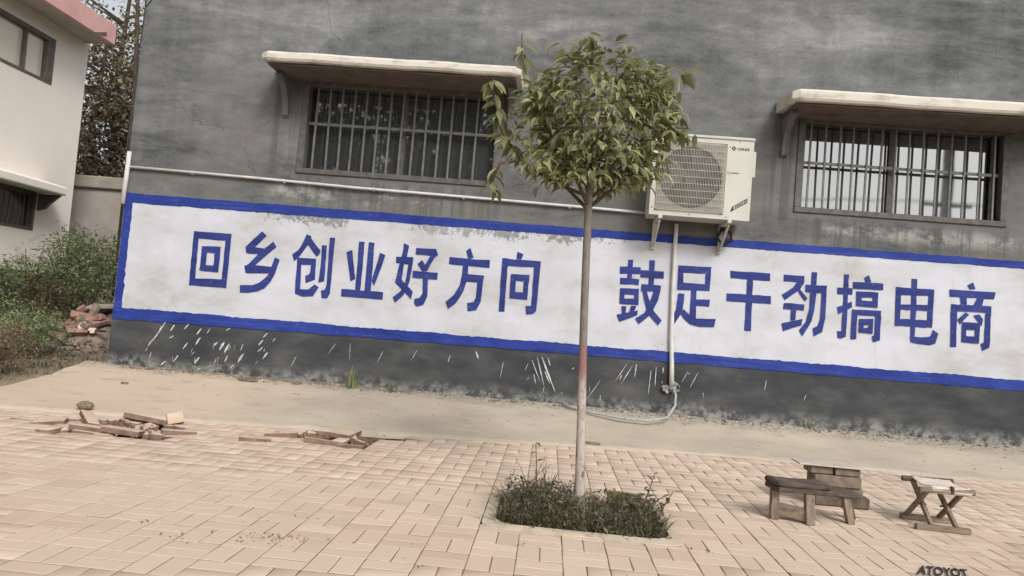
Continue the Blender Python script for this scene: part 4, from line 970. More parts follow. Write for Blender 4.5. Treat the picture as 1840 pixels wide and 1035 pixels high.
# ================================================================== STREET TREE IN ITS PIT
pit = thing('tree_pit', 'weedy planting pit with a smooth concrete kerb around the young tree', 'tree pit', (0.25, 4.15, 0))
def rrect(x0, x1, y0, y1, r, n=6):
    P = []
    for cx, cy, a0 in ((x1-r, y1-r, 0), (x0+r, y1-r, 90), (x0+r, y0+r, 180), (x1-r, y0+r, 270)):
        for i in range(n+1):
            a = R(a0+90*i/n); P.append((cx+math.cos(a)*r, cy+math.sin(a)*r))
    return P
inn, out_ = rrect(-0.21, 0.70, 3.82, 4.48, 0.13), rrect(-0.272, 0.762, 3.75, 4.535, 0.10)
n_ = len(inn); V = [(x, y, -.085) for x, y in inn] + [(x, y, .008 + .004*vnoise(x*9, y*9)) for x, y in inn] + [(x, y, .0045) for x, y in out_] + [(x, y, -.03) for x, y in out_]
mb = MB(); mb.add(V, [(r_*n_+i, r_*n_+(i+1) % n_, (r_+1)*n_+(i+1) % n_, (r_+1)*n_+i) for r_ in range(3) for i in range(n_)])
mb.build('kerb', 'kerb', pit)
SVx, SVy = np.linspace(-.22, .71, 22), np.linspace(3.81, 4.49, 16)
SV = np.array([(x, y, -.05+.018*vnoise(x*7, y*7)+.05*math.exp(-((x-.25)**2+(y-4.15)**2)/.12)) for y in SVy for x in SVx])
np_mesh('pit_soil', SV, np.array([(j*22+i, j*22+i+1, (j+1)*22+i+1, (j+1)*22+i) for j in range(15) for i in range(21)]), 'dark_soil', pit)

tree = thing('young_tree', 'young street tree with a rounded leafy crown and a slim lime washed trunk', 'tree', (0.24, 4.28, 0))
trunk_pts = [(.247, 4.28, -.06), (.240, 4.28, .10), (.222, 4.285, .45), (.200, 4.28, .85), (.186, 4.285, 1.15), (.172, 4.28, 1.5), (.163, 4.28, 1.78), (.165, 4.28, 1.93)]
mb = MB(); mb.tube(trunk_pts, [.036, .029, .0255, .0235, .0225, .0222, .0225, .022], 12)
trunk = mb.build('trunk', 'young_bark', tree, smooth=True)
mb = MB(); fork = Vector((.165, 4.28, 1.90)); tips = []
rt_ = random.Random(11)
for tx, ty, tz in [(-.10, 4.33, 2.32), (.05, 4.22, 2.50), (.17, 4.30, 2.62), (.30, 4.34, 2.52), (.45, 4.22, 2.40), (.55, 4.28, 2.22), (.40, 4.12, 2.16), (.0, 4.14, 2.12), (.22, 4.08, 2.3), (.2, 4.5, 2.35), (-.12, 4.4, 2.1), (.62, 4.26, 2.28)]:
    T_ = Vector((tx, ty, tz)); s0 = Vector((.165+rt_.uniform(-.01, .01), 4.28, 1.72+rt_.uniform(0, .2)))
    mid = s0.lerp(T_, .5) + Vector(((T_.x-s0.x)*.12, (T_.y-s0.y)*.12, -.02)); mb.tube([s0, s0.lerp(mid, .6), mid, T_], [.013, .010, .008, .004], 6); tips.append(T_)
for pts in ([(.15, 4.28, 1.80), (-.05, 4.27, 1.86), (-.25, 4.27, 1.98), (-.38, 4.27, 2.15), (-.435, 4.27, 2.36), (-.45, 4.27, 2.45)], [(.12, 4.29, 1.92), (-.1, 4.3, 2.15), (-.24, 4.3, 2.42), (-.295, 4.3, 2.62), (-.305, 4.3, 2.74)], [(-.25, 4.27, 1.98), (-.37, 4.26, 1.95), (-.41, 4.26, 1.82)]):
    mb.tube(pts, [.011-.0018*i for i in range(len(pts))], 6)
mb.build('branch', 'twig', tree, smooth=True)
blobs = [((.22, 4.3, 2.30), (.37, .33, .30), 900), ((.17, 4.3, 2.60), (.20, .19, .12), 230), ((.50, 4.25, 2.26), (.19, .19, .19), 260), ((.43, 4.3, 2.45), (.18, .19, .15), 240), ((-.07, 4.33, 2.27), (.20, .20, .24), 250), ((.46, 4.25, 2.04), (.15, .16, .12), 110), ((-.14, 4.28, 2.12), (.14, .15, .13), 60),
         ((.20, 4.24, 2.03), (.30, .25, .13), 320), ((.64, 4.24, 2.24), (.09, .10, .09), 40), ((-.02, 4.28, 2.06), (.24, .2, .14), 120), ((.60, 4.24, 2.05), (.06, .08, .10), 16), ((.02, 4.28, 2.50), (.14, .15, .12), 50), ((.16, 4.22, 1.90), (.22, .18, .09), 130), ((.40, 4.22, 1.93), (.14, .14, .08), 70), ((-.08, 4.24, 1.95), (.14, .14, .09), 70), ((-.26, 4.28, 2.16), (.12, .12, .18), 70), ((-.22, 4.28, 2.40), (.10, .10, .12), 40)]
P = []
for c, r_, n_ in blobs:
    d = RNG.normal(size=(n_, 3)); d /= np.linalg.norm(d, axis=1)[:, None]
    P.append(np.array(c) + d*(0.45+0.6*RNG.random(n_)**.6)[:, None]*np.array(r_))
P = np.vstack(P); P[:, 0] = .14+(P[:, 0]-.14)*.93
gap = np.array([vnoise(p[0]*5.5+p[1]*3, p[2]*5.5+p[1]*2) for p in P]); P = P[(gap + RNG.normal(0, .12, len(P)) > -.34) & (P[:, 0] < .66 + RNG.normal(0, .02, len(P)))]; low = np.array([.17, 4.23, 1.95]) + RNG.normal(0, 1, (190, 3))*np.array([.16, .10, .055]); P = np.vstack([P, low[low[:, 2] > 1.80]]); cen = np.array([.2, 4.3, 2.1])
az = np.arctan2(P[:, 1]-cen[1], P[:, 0]-cen[0]) - math.pi/2 + RNG.normal(0, 1.1, len(P))
rx = RNG.uniform(-1.2, 0.35, len(P)); hi = P[:, 2] > 2.45; rx[hi] += .45
sz = RNG.uniform(.048, .098, len(P))
# sprigs on the two long shoots on the left, and twigs that break the outline
spr = []
for _ in range(26):
    a_ = RNG.choice([RNG.uniform(-.7, 1.2), RNG.uniform(1.9, 4.0)]); r1 = RNG.uniform(.30, .40); b0 = (.22+math.cos(a_)*r1, 4.28+RNG.uniform(-.2, .2), 2.32+math.sin(a_)*r1*.85); L_ = RNG.uniform(.08, .19)
    spr.append(([b0, (b0[0]+math.cos(a_)*L_*.9, b0[1]-.02, b0[2]+math.sin(a_)*L_+.03)], int(RNG.integers(5, 11))))
for pts, n_ in tuple(spr) + (([(-.25, 4.27, 1.98), (-.38, 4.27, 2.15), (-.435, 4.27, 2.36), (-.45, 4.27, 2.45)], 46), ([(-.1, 4.3, 2.2), (-.24, 4.3, 2.42), (-.295, 4.3, 2.62), (-.305, 4.3, 2.74)], 26), ([(-.37, 4.26, 1.95), (-.41, 4.26, 1.82), (-.38, 4.26, 1.76)], 14), ([(0.0, 4.27, 1.86), (-.25, 4.27, 1.98), (-.38, 4.27, 2.15)], 16)):
    t = RNG.random(n_)*(len(pts)-1); i = t.astype(int).clip(0, len(pts)-2); f = (t-i)[:, None]; A = np.array(pts)
    P = np.vstack([P, A[i]*(1-f)+A[i+1]*f]); az = np.concatenate([az, RNG.uniform(0, 6.28, n_)]); rx = np.concatenate([rx, RNG.uniform(-1.1, -.1, n_)]); sz = np.concatenate([sz, RNG.uniform(.07, .12, n_)])
ry = RNG.normal(0, .35, len(P)); order = np.argsort(P[:, 1] + RNG.normal(0, .05, len(P)))
lm = []
for wd in (.75, .9, 1.1):
    me = bpy.data.meshes.new('leaf'); me.from_pydata([tuple(v) for v in LV*np.array([wd, 1, 1])], [], [tuple(t) for t in LT]); me.materials.append(MAT['leaf']); me.polygons.foreach_set('use_smooth', [True]*len(LT)); lm.append(me)
for n_, i in enumerate(order[:300]):
    o = link('leaf', lm[n_ % 3], tree, P[i]); o.rotation_euler = (rx[i], ry[i], az[i]); o.scale = (sz[i],)*3
I = order[300:]
V, F_ = leaf_cloud(P[I], sz[I], rx[I], ry[I], az[I]); np_mesh('foliage', V, F_, 'leaf', tree, loc=wloc(tree), kind='stuff')

# weeds in the pit
n_ = 1900
px_ = RNG.uniform(-.19, .68, n_); py_ = RNG.uniform(3.84, 4.46, n_)
hh = (.04 + .14*RNG.random(n_)**1.3)*(1 + .25*np.sin(px_*9)) * np.interp(px_, [-.19, 0, .25, .7], [1.15, 1.2, .85, .95]) * np.interp(py_, [3.83, 3.95, 4.46], [.6, 1, 1])
Pg = np.stack([px_, py_, np.full(n_, -.04)], 1)
V, F_ = blades(Pg, hh+.04, RNG.uniform(.3, 1.6, n_), RNG.uniform(0, 6.28, n_), RNG.uniform(.003, .010, n_))
np_mesh('pit_grass', V, F_, 'grass', None, loc=(.25, 4.15, 0), kind='stuff')
n_ = 5200
px_ = RNG.uniform(-.20, .69, n_); py_ = RNG.uniform(3.82, 4.47, n_)
top_ = .145*(1+.3*np.sin(px_*11+1)*np.cos(py_*9)) * np.interp(px_, [-.2, -.05, .2, .3, .5, .69], [1.0, 1.1, 1.05, .7, .9, .75]) * np.interp(py_, [3.83, 3.95, 4.46], [.55, 1, 1.05])
Pw = np.stack([px_, py_, -.03 + top_*RNG.random(n_)**.6], 1)
V, F_ = leaf_cloud(Pw, RNG.uniform(.010, .030, n_)*np.where(RNG.random(n_) < .12, 2.0, 1), RNG.uniform(-1.1, .8, n_), RNG.normal(0, .4, n_), RNG.uniform(0, 6.28, n_), .9, (QV, QT))
np_mesh('pit_weeds', V, F_, 'weed', None, loc=(.25, 4.15, 0), kind='stuff')
def tuft(x, y, z, n, h, spread, lab, mat='grass', name='grass_tuft', lean=(.25, 1.0), w=(.006, .011)):
    Pt = np.stack([x+RNG.normal(0, spread, n), y+RNG.normal(0, spread, n), np.full(n, z)], 1)
    V, F_ = blades(Pt, RNG.uniform(.55, 1, n)*h, RNG.uniform(*lean, n), RNG.uniform(0, 6.28, n), RNG.uniform(*w, n))
    return tag(np_mesh(name, V, F_, mat, None, loc=(x, y, z)), lab, 'grass')
tuft(-.02, 4.36, -.03, 26, .34, .05, 'tall grass tuft behind the weeds left of the tree trunk')
tuft(.06, 4.40, -.03, 10, .34, .03, 'tallest thin grass stalks beside the tree trunk', lean=(.05, .5))
tuft(-.16, 4.28, -.03, 14, .26, .03, 'arching grass tuft at the left end of the planting pit', lean=(.5, 1.2))
tuft(.63, 4.05, -.03, 12, .20, .025, 'broad bladed tuft at the right end of the planting pit', lean=(.5, 1.2), w=(.010, .016))
tuft(.10, 3.86, -.04, 12, .17, .03, 'short grass tuft drooping at the front edge of the planting pit', lean=(.6, 1.2))
def seedling(name, x, y, z, h, leaves, lab, size=.06, mat='weed', lean=0.06):
    t = thing(name, lab, 'plant', (x, y, z)); k_ = MB()
    k_.tube([(x, y, z), (x+lean*.4, y, z+h*.5), (x+lean, y, z+h)], [.005, .004, .002], 6); k_.build('stem', 'twig', t)
    V0 = [tuple(v) for v in LV]; me = bpy.data.meshes.new('leaf'); me.from_pydata(V0, [], [tuple(q) for q in LT]); me.materials.append(MAT[mat])
    for i in range(leaves):
        f = .4+.6*i/max(1, leaves-1); o = link('leaf', me, t, (x+lean*f*f, y, z+h*f)); o.rotation_euler = (random.uniform(-.6, .5), random.gauss(0, .3), i*2.4+random.random()); s_ = size*random.uniform(.7, 1.1); o.scale = (s_,)*3
    return t
seedling('seedling', .585, 4.22, -.02, .27, 11, 'spindly leafy seedling rising from the right of the planting pit', .075)
seedling('seedling', .655, 4.16, -.02, .20, 8, 'lower seedling with drooping leaves at the far right of the pit', .06, lean=.09)
seedling('seedling', .0, 4.40, -.02, .36, 5, 'thin bare stalk with a few leaves, tallest plant left of the trunk', .05, lean=-.03)
mb = MB(); mb.box((.515, 4.475, .045), (.20, .05, .075), (R(-8), 0, R(-8))); tag(mb.build('brick', 'mossy', None, bevel=.005, loc=(.515, 4.475, 0)), 'mossy greenish brick standing behind the weeds at the back of the pit', 'brick')

# small tufts along joints, dirt patch near the bottom
Pj = []
for x, y, n_ in [(-1.14, 3.25, 60), (-1.24, 3.20, 30), (-1.04, 3.29, 30), (-1.5, 3.12, 14), (-1.40, 3.25, 10), (-.9, 3.31, 10), (-.49, 3.1, 8), (-.48, 3.4, 8), (-.07, 3.5, 10), (-1.3, 3.5, 8), (-1.72, 3.3, 8), (-1.09, 3.6, 8), (.77, 3.7, 12), (.80, 3.75, 10), (-.3, 3.9, 10)]:
    Pj.append(np.stack([x+RNG.normal(0, .045, n_), y+RNG.normal(0, .03, n_), np.full(n_, -.003)], 1))
Pj = np.vstack(Pj); V, F_ = leaf_cloud(Pj, RNG.uniform(.008, .026, len(Pj)), RNG.uniform(-.2, 1.1, len(Pj)), RNG.normal(0, .4, len(Pj)), RNG.uniform(0, 6.28, len(Pj)), .9, (QV, QT))
np_mesh('joint_weeds', V, F_, 'bush_brown', None, loc=(-1, 3.3, 0), kind='stuff')
RK = []
for seed in range(4):
    rr = random.Random(seed); b = bmesh.new(); bmesh.ops.create_icosphere(b, subdivisions=1, radius=1)
    RK.append((np.array([tuple(v.co*rr.uniform(.7, 1.15)) for v in b.verts]), np.array([[v.index for v in f.verts] for f in b.faces]))); b.free()
def stones(name, pts, size, mat, loc, flat=.6):
    Vs, Fs = [], []; o = 0
    for i, p in enumerate(pts):
        V0, F0 = RK[i % 4]; s_ = size[i]; M_ = euler_mats(1, RNG.uniform(0, 3, 1), RNG.uniform(0, 3, 1), RNG.uniform(0, 6, 1))[0]
        Vs.append((V0*s_) @ M_.T * np.array([1, 1, flat]) + np.array(p)); Fs.append(F0+o); o += len(V0)
    return np_mesh(name, np.vstack(Vs), np.vstack(Fs), mat, None, loc=loc, kind='stuff')
pts = [(x, y, .002) for x, y in zip(RNG.uniform(-4, 4, 110), RNG.uniform(3.1, 6.4, 110))] + [(-1.14+RNG.normal(0, .07), 3.25+RNG.normal(0, .03), .002) for _ in range(70)]
stones('pebbles', pts, np.concatenate([RNG.uniform(.003, .007, 110), RNG.uniform(.003, .007, 70)]), 'loose_paver', (0, 4, 0))
pts, szs = [], []
for _ in range(900):
    x = RNG.choice([RNG.uniform(-4.5, -1.2), RNG.uniform(-4.5, 7)]); d = abs(RNG.normal(0, .055)) + .012; y = 7.585-d
    pts.append((x, y, apron_z(x, y)+.003)); szs.append(RNG.uniform(.006, .022)*(1.2 if d < .06 else .7))
stones('mortar_crumbs', pts, szs, 'rubble', (0, 7.5, .2))
pts = [(x, y, apron_z(x, y)+.004) for x, y in zip(RNG.uniform(-4.7, 5, 90), 7.5-RNG.random(90)**2*.9)]
stones('apron_grit', pts, RNG.uniform(.003, .009, 90), 'stone', (0, 7, .1))
for x, y, L, w, a, lab in [(-3.02, 7.42, .22, .06, -.1, 'long flat dark scrap lying near the wall foot, left of centre'), (-2.52, 7.46, .10, .05, .3, 'small dark lump beside the wall foot, right of the flat scrap'), (-4.0, 6.9, .07, .04, .2, 'small brown leaf lying on the concrete near the house corner'), (.42, 6.60, .20, .025, -.1, 'dark flat scrap on the paving edge just behind the tree trunk')]:
    k_ = MB(); n2 = 10; z = apron_z(x, y)+.012
    top_ = [(x+math.cos(a)*L/2*math.cos(t)-math.sin(a)*w/2*math.sin(t)*(1+.3*math.sin(3*t)), y+math.sin(a)*L/2*math.cos(t)+math.cos(a)*w/2*math.sin(t)) for t in [2*math.pi*i/n2 for i in range(n2)]]
    k_.prism(top_, 2, z-.012, z+.008); tag(k_.build('scrap', 'stone', None, loc=(x, y, z)), lab, 'scrap')
for i, (x, y, h, n_, lab) in enumerate([(-1.97, 7.52, .30, 26, 'feathery grey green weed sprouting at the wall foot left of the trunk'), (-1.55, 7.53, .16, 14, 'low weed at the wall foot beside the feathery weed'), (-3.65, 7.54, .12, 12, 'tiny weed at the wall foot under the lime splashes'), (2.6, 7.54, .10, 12, 'tiny weed at the wall foot under the right window')]):
    tuft(x, y, .22, n_, h, .04, lab, 'bush', 'weed', (.1, .7), (.008, .016))

# ================================================================== LIFTED PAVERS, ROCK
def loose(x, y, z, rx, ry, rz, lab, s=(.2, .1, .055), grp=None, mat='loose_paver'):
    k_ = MB(); k_.box((0, 0, 0), (s[0], s[1], .042)); o = k_.build('loose_paver', mat, None, bevel=.003)
    o.data.materials.append(MAT['shaded_side'])
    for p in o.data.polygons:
        if p.normal.z < .6: p.material_index = 1  # shade painted on every face but the top
    o.location = (x, y, z); o.rotation_euler = (rx, ry, rz); return tag(o, lab, 'paver', grp)
GL = 'lifted pavers in the left heap'
loose(-3.42, 5.48, .036, R(-12), R(8), R(-48), 'long narrow paver leaning diagonally across the left heap', (.34, .09, .05), GL)
loose(-3.02, 5.25, .016, R(-6), R(6), R(12), 'broad paver sloping at the front right of the left heap', (.26, .16, .05), GL)
loose(-3.27, 5.28, .006, R(-3), R(3), R(3), 'long paver lying nearly level at the front of the left heap', (.30, .09, .05), GL)
loose(-3.14, 5.80, .012, R(-22), R(4), R(-8), 'long paver tipped on its edge along the back of the left heap', (.38, .11, .05), GL)
loose(-2.92, 5.80, .045, R(60), R(-10), R(35), 'small paver standing upright at the back right of the left heap', (.12, .09, .05), GL)
loose(-3.66, 5.38, .006, R(5), R(-6), R(20), 'flat paver at the far left tip of the left heap', (.22, .11, .05), GL)
loose(-2.70, 5.44, .004, R(-5), R(4), R(30), 'flat paver lying at the right tip of the left heap', (.24, .11, .05), GL)
loose(-3.05, 5.58, -.020, R(8), R(-6), R(70), 'half sunk paver in the hollow of the left heap', (.2, .1, .05), GL)
GR = 'lifted pavers in the middle heap'
loose(-1.61, 6.08, .006, R(3), R(-3), R(82), 'broad pale paver at the back of the middle hole', (.24, .18, .05), GR)
loose(-1.63, 5.58, .004, R(-16), R(3), R(-5), 'paver tipped up along the front edge of the middle hole', (.30, .10, .05), GR)
loose(-2.02, 5.72, .006, R(-7), R(-4), R(14), 'paver lifted at the left of the middle hole', (.24, .11, .05), GR)
loose(-1.43, 5.56, -.012, R(-10), R(10), R(66), 'paver sunk at the front right of the middle hole', (.20, .10, .05), GR)
loose(-2.12, 5.45, .004, R(-3), R(4), R(24), 'paver slightly lifted in front of the middle hole', (.22, .11, .05), GR)
loose(-1.45, 5.90, -.030, R(10), R(18), R(58), 'broken paver lying inside the middle hole', (.13, .09, .05), GR)
pts = [(-3.15+RNG.normal(0, .22), 5.5+RNG.normal(0, .13), -.005+RNG.uniform(0, .02)) for _ in range(90)] + [(-1.65+RNG.normal(0, .22), 5.9+RNG.normal(0, .13), -.05+RNG.uniform(0, .03)) for _ in range(110)]
stones('broken_bits', pts, RNG.uniform(.005, .018, len(pts)), 'shaded_side', (-2.4, 5.7, 0))
b = bmesh.new(); bmesh.ops.create_icosphere(b, subdivisions=3, radius=1)
for v in b.verts:
    n = vnoise(v.co.x*2+v.co.z, v.co.y*2-v.co.z); v.co = Vector((v.co.x*.068, v.co.y*.05, v.co.z*.038))*(1+.10*n); v.co.z = max(v.co.z, -.028)
me = bpy.data.meshes.new('rock'); b.to_mesh(me); b.free(); me.materials.append(MAT['stone'])
rock = tag(link('rock', me, None, (-3.78, 5.98, .055)), 'rounded brown rock lying on the concrete behind the left heap', 'rock')

# ================================================================== STOOLS AND BRICK STACK
bench = thing('stool', 'low wooden bench stool with a dark worn cloth pad on its seat', 'stool', (1.66, 4.56, 0))
k_ = MB(); A, B = Vector((1.385, 4.525, .190)), Vector((1.915, 4.655, .168)); k_.bar(A, B, .165, .028); k_.build('seat', 'wood_dark', bench, bevel=.005)
# sagging cloth pad
k_ = MB(); V = []; d = (B-A).normalized(); s_ = d.cross(Vector((0, 0, 1))).normalized()
nu, nv = 18, 10
for i in range(nu+1):
    t = i/nu*.66; c = A + (B-A)*t - d*.012
    e = 1 if 0 < i < nu else .75
    for j in range(nv):
        a = 2*math.pi*j/nv; ww = .09*e*(1+.04*vnoise(i*.9, j)); hh_ = .030*e*(1+.15*vnoise(i*.7, 3))
        q = c + s_*(math.copysign(abs(math.cos(a))**.6, math.cos(a))*ww); z = .035 + math.copysign(abs(math.sin(a))**.7, math.sin(a))*hh_*.78 - .006*math.sin(i/nu*math.pi) + .004*vnoise(i*1.7, j*2.2)
        V.append((q.x, q.y, q.z+z))
F_ = [(i*nv+j, i*nv+(j+1) % nv, (i+1)*nv+(j+1) % nv, (i+1)*nv+j) for i in range(nu) for j in range(nv)] + [tuple(range(nv)), tuple(nu*nv+j for j in range(nv))]
k_.add(V, F_); k_.build('seat_pad', 'cushion', bench, smooth=True)
k_ = MB(); q0, q1 = A.lerp(B, .60), A.lerp(B, .68)
for off in (-.012,): k_.bar(q0 - s_*.093 + Vector((0, 0, .02)), q1 - s_*.088 + Vector((0, 0, .02)), .012, .06)
k_.build('pad_strap', 'cushion', bench)
def leg(par, a, b_, w, h, mat='wood', name='leg', upv=(0, 1, 0)):
    k_ = MB(); k_.bar(a, b_, w, h, upv); return k_.build(name, mat, par, bevel=.003)
leg(bench, (1.412, 4.535, 0), (1.405, 4.53, .175), .046, .05)
leg(bench, (1.600, 4.470, 0), (1.592, 4.49, .168), .050, .05)
leg(bench, (1.878, 4.585, 0), (1.845, 4.60, .158), .040, .05)
leg(bench, (1.950, 4.74, 0), (1.885, 4.69, .155), .032, .045, 'wood_dark')
k_ = MB(); k_.bar((1.43, 4.535, .062), (1.585, 4.48, .052), .022, .075); k_.build('stretcher', 'wood_x', bench, bevel=.003)

fs = thing('folding_stool', 'small wooden folding stool with crossed legs and pale webbing seat', 'stool', (2.45, 4.74, 0))
def bar2(name, a, b_, w, h, mat='wood_x', bev=.004):
    k_ = MB(); k_.bar(a, b_, w, h); return k_.build(name, mat, fs, bevel=bev)
bar2('foot_rail', (2.30, 4.875, .018), (2.625, 4.845, .018), .036, .034)
bar2('foot_rail', (2.272, 4.618, .018), (2.582, 4.600, .018), .036, .034)
def lg(a, b_, w=.030, h=.022):
    k_ = MB(); k_.bar(a, b_, w, h, (1, 0, 0)); k_.build('leg', 'wood', fs, bevel=.003)
lg((2.335, 4.872, .03), (2.330, 4.622, .232)); lg((2.525, 4.855, .03), (2.530, 4.612, .238))
lg((2.362, 4.612, .03), (2.362, 4.868, .245)); lg((2.505, 4.606, .03), (2.490, 4.862, .248))
for a, b_, n in (((2.285, 4.622, .238), (2.600, 4.608, .246), 0), ((2.295, 4.868, .255), (2.600, 4.855, .262), 1)):
    k_ = MB(); k_.tube([a, b_], .017, 10); k_.build('top_rail', 'wood_x' if n == 0 else 'wood_dark', fs, smooth=False)
k_ = MB(); k_.tube([(2.318, 4.745, .128), (2.39, 4.742, .128)], .006, 6); k_.tube([(2.47, 4.738, .126), (2.545, 4.735, .126)], .006, 6); k_.build('pivot_bolt', 'wire', fs)
k_ = MB(); nu, nv = 10, 12; V = []
prof = [(4.622, .219), (4.604, .226), (4.598, .242), (4.606, .258), (4.625, .266)] + [(4.625+.24*t, .266+.008*t-.020*math.sin(math.pi*t)) for t in (.15, .3, .5, .7, .85)] + [(4.868, .277), (4.884, .262), (4.878, .242)]
for i in range(nu+1):
    x = 2.352 + .225*i/nu
    for y, z in prof: V.append((x + .004*vnoise(y*20, i), y - (x-2.44)*.045, z + .002*vnoise(i*2, y*30)))
p_ = len(prof); k_.add(V, [(i*p_+j, i*p_+j+1, (i+1)*p_+j+1, (i+1)*p_+j) for i in range(nu) for j in range(p_-1)]); so = k_.build('seat', 'webbing', fs, smooth=True)
so.modifiers.new('thickness', 'SOLIDIFY').thickness = .004
k_ = MB(); k_.box((2.465, 4.603, .250), (.012, .030, .044)); k_.build('binding', 'wood_dark', fs)
k_ = MB(); k_.tube([(2.30, 4.868, .262), (2.20, 4.95, .26), (2.06, 5.0, .20)], .003, 5); k_.build('string', 'hose', fs)

def blk(x0, x1, z0, z1, y0, y1, rz, lab, mat='block', grp='bricks stacked behind the bench stool', name='brick', cat='brick', bev=.006):
    k_ = MB(); k_.box((0, 0, 0), (x1-x0, y1-y0, z1-z0)); o = k_.build(name, mat, None, bevel=bev)
    o.location = ((x0+x1)/2, (y0+y1)/2, (z0+z1)/2); o.rotation_euler = (0, 0, rz); return tag(o, lab, cat, grp)
blk(1.82, 2.00, .003, .070, 5.03, 5.17, .05, 'dark brick at the bottom left of the stack behind the bench', 'block_dark')
blk(2.01, 2.175, .003, .072, 5.02, 5.16, -.04, 'dark brick at the bottom right of the stack behind the bench', 'block_dark')
blk(1.80, 1.955, .075, .128, 5.02, 5.16, .02, 'second layer brick, left of the dark gap in the stack')
blk(1.970, 2.125, .075, .130, 5.01, 5.17, -.03, 'second layer brick, right of the dark gap in the stack')
blk(1.805, 2.105, .133, .205, 5.0, 5.16, -.02, 'long wide brick across the middle of the stack')
blk(1.780, 1.925, .208, .258, 5.02, 5.16, .03, 'upper left brick directly under the thin pale slab')
blk(1.938, 2.100, .208, .258, 5.01, 5.16, -.01, 'upper right brick directly under the thin pale slab')
blk(1.700, 2.105, .261, .272, 4.99, 5.18, -.02, 'thin pale slab lying on top of the brick stack', 'thin_slab', None, 'slab', 'slab', .002)

# ================================================================== WHITE HOUSE ON THE LEFT
wh = thing('white_house', 'white two storey house with a pink roof fascia at the left edge', 'house', (-9.2, 11, 0))
HX, HYC = -9.2, 13.46
mb = MB()
# wall facing the gap, with two window openings
U = (6.6, 12.55, 4.55, 5.37); Lw = (6.6, 12.49, 1.93, 2.62)
def side(y0, y1, z0, z1): mb.add([(HX, y0, z0), (HX, y1, z0), (HX, y1, z1), (HX, y0, z1)], [(0, 1, 2, 3)])
side(4, 6.6, 1.22, 5.9); side(12.55, HYC, 1.22, 5.9); side(12.49, 12.55, 1.22, 4.55); side(12.49, 12.55, 5.37, 5.9)
side(6.6, 12.49, 1.22, 1.93); side(6.6, 12.49, 2.62, 4.55); side(6.6, 12.49, 5.37, 5.9)
for a, b_, c, d in (U, Lw):
    x2 = HX-.16
    mb.add([(HX, a, c), (HX, b_, c), (HX, b_, d), (HX, a, d), (x2, a, c), (x2, b_, c), (x2, b_, d), (x2, a, d)], [(0, 4, 5, 1), (1, 5, 6, 2), (2, 6, 7, 3), (3, 7, 4, 0), (4, 7, 6, 5)])
mb.add([(HX, HYC, 1.22), (-16, HYC, 1.22), (-16, HYC, 5.9), (HX, HYC, 5.9), (HX, 4, 1.22), (-16, 4, 1.22), (-16, 4, 5.9), (HX, 4, 5.9)], [(0, 1, 2, 3), (4, 7, 6, 5), (1, 5, 6, 2)])
mb.build('wall', 'house_white', wh)
mb = MB(); mb.box2((-16, 3.98, -.2), (HX+.02, HYC+.02, 1.22)); mb.build('plinth', 'house_plinth', wh)
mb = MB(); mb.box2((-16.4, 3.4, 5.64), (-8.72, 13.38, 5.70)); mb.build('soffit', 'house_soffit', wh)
mb = MB(); mb.box2((-8.72, 3.4, 5.625), (-8.64, 13.38, 6.0)); mb.box2((-16.4, 13.30, 5.63), (-8.721, 13.38, 5.995)); fa = mb.build('fascia', 'pink', wh, bevel=.01)
mb = MB(); mb.box((-8.634, 12.93, 5.675), (.02, .32, .05), (R(22), 0, 0)); mb.build('drain_slot', 'brown_frame', fa)
mb = MB(); mb.box2((-16.3, 3.5, 5.705), (-8.75, 13.28, 5.80)); mb.build('roof', 'coping', wh)
def side_window(a, b_, c, d, mull, paneM, lab, jamb):
    f = MB(); t = .05; x0, x1 = HX-.10, HX+.012
    f.box2((x0, a, c), (x1, b_, c+t)); f.box2((x0, a, d-t-.03), (x1, b_, d)); f.box2((x0, b_-jamb, c+t), (x1+.002, b_, d-t-.03))
    for y in mull: f.box2((x0+.01, y-.022, c+t), (x1-.006, y+.022, d-t-.03))
    o = f.build('window', 'brown_frame', wh, bevel=.004); o['label'] = lab
    ys = [a] + list(mull) + [b_-jamb]
    for y0, y1 in zip(ys[:-1], ys[1:]):
        p = MB(); p.box2((HX-.075, y0+.01, c+.02), (HX-.068, y1-.01, d-.05)); p.build('pane', paneM, o)
    return o
side_window(*U, [7.6, 8.6, 9.7, 10.75, 11.85], 'pale_glass', 'upper window with pale curtained panes', .19)
lo_ = side_window(*Lw, [8.0, 9.5, 11.0], 'dark_glass', 'lower dark window behind bars', .05)
b_ = MB(); b_.box((0, 0, 0), (.016, .016, .60)); fb = b_.build('bar', 'bar', lo_); me = fb.data; bpy.data.objects.remove(fb)
for i in range(16): link('bar', me, lo_, (HX-.02, 12.36-.115*i, 2.275))
mb = MB(); mb.prism([(HX+.003, 2.615), (-8.75, 2.60), (-8.735, 2.62), (-8.735, 2.735), (-8.76, 2.755), (HX+.003, 2.85)], 1, 6.2, 12.62); mb.build('window_canopy', 'house_white', wh, bevel=.008)
mb = MB(); mb.prism([(HX+.003, 2.60), (-8.80, 2.595), (-8.86, 2.54), (-9.0, 2.42), (-9.06, 2.34), (HX+.003, 2.30)], 1, 12.54, 12.60); mb.build('canopy_bracket', 'brown_frame', wh)

yw = thing('yard_wall', 'grey rendered yard wall with a pale coping behind the weeds', 'wall', (-8, 14.5, 0))
mb = MB(); mb.box2((-16, 14.5, -.2), (-4.63, 14.74, 3.03)); mb.build('wall', 'yard_wall', yw)
mb = MB(); mb.box2((-16, 14.42, 3.032), (-4.62, 14.82, 3.28)); mb.build('coping', 'coping', yw, bevel=.02)

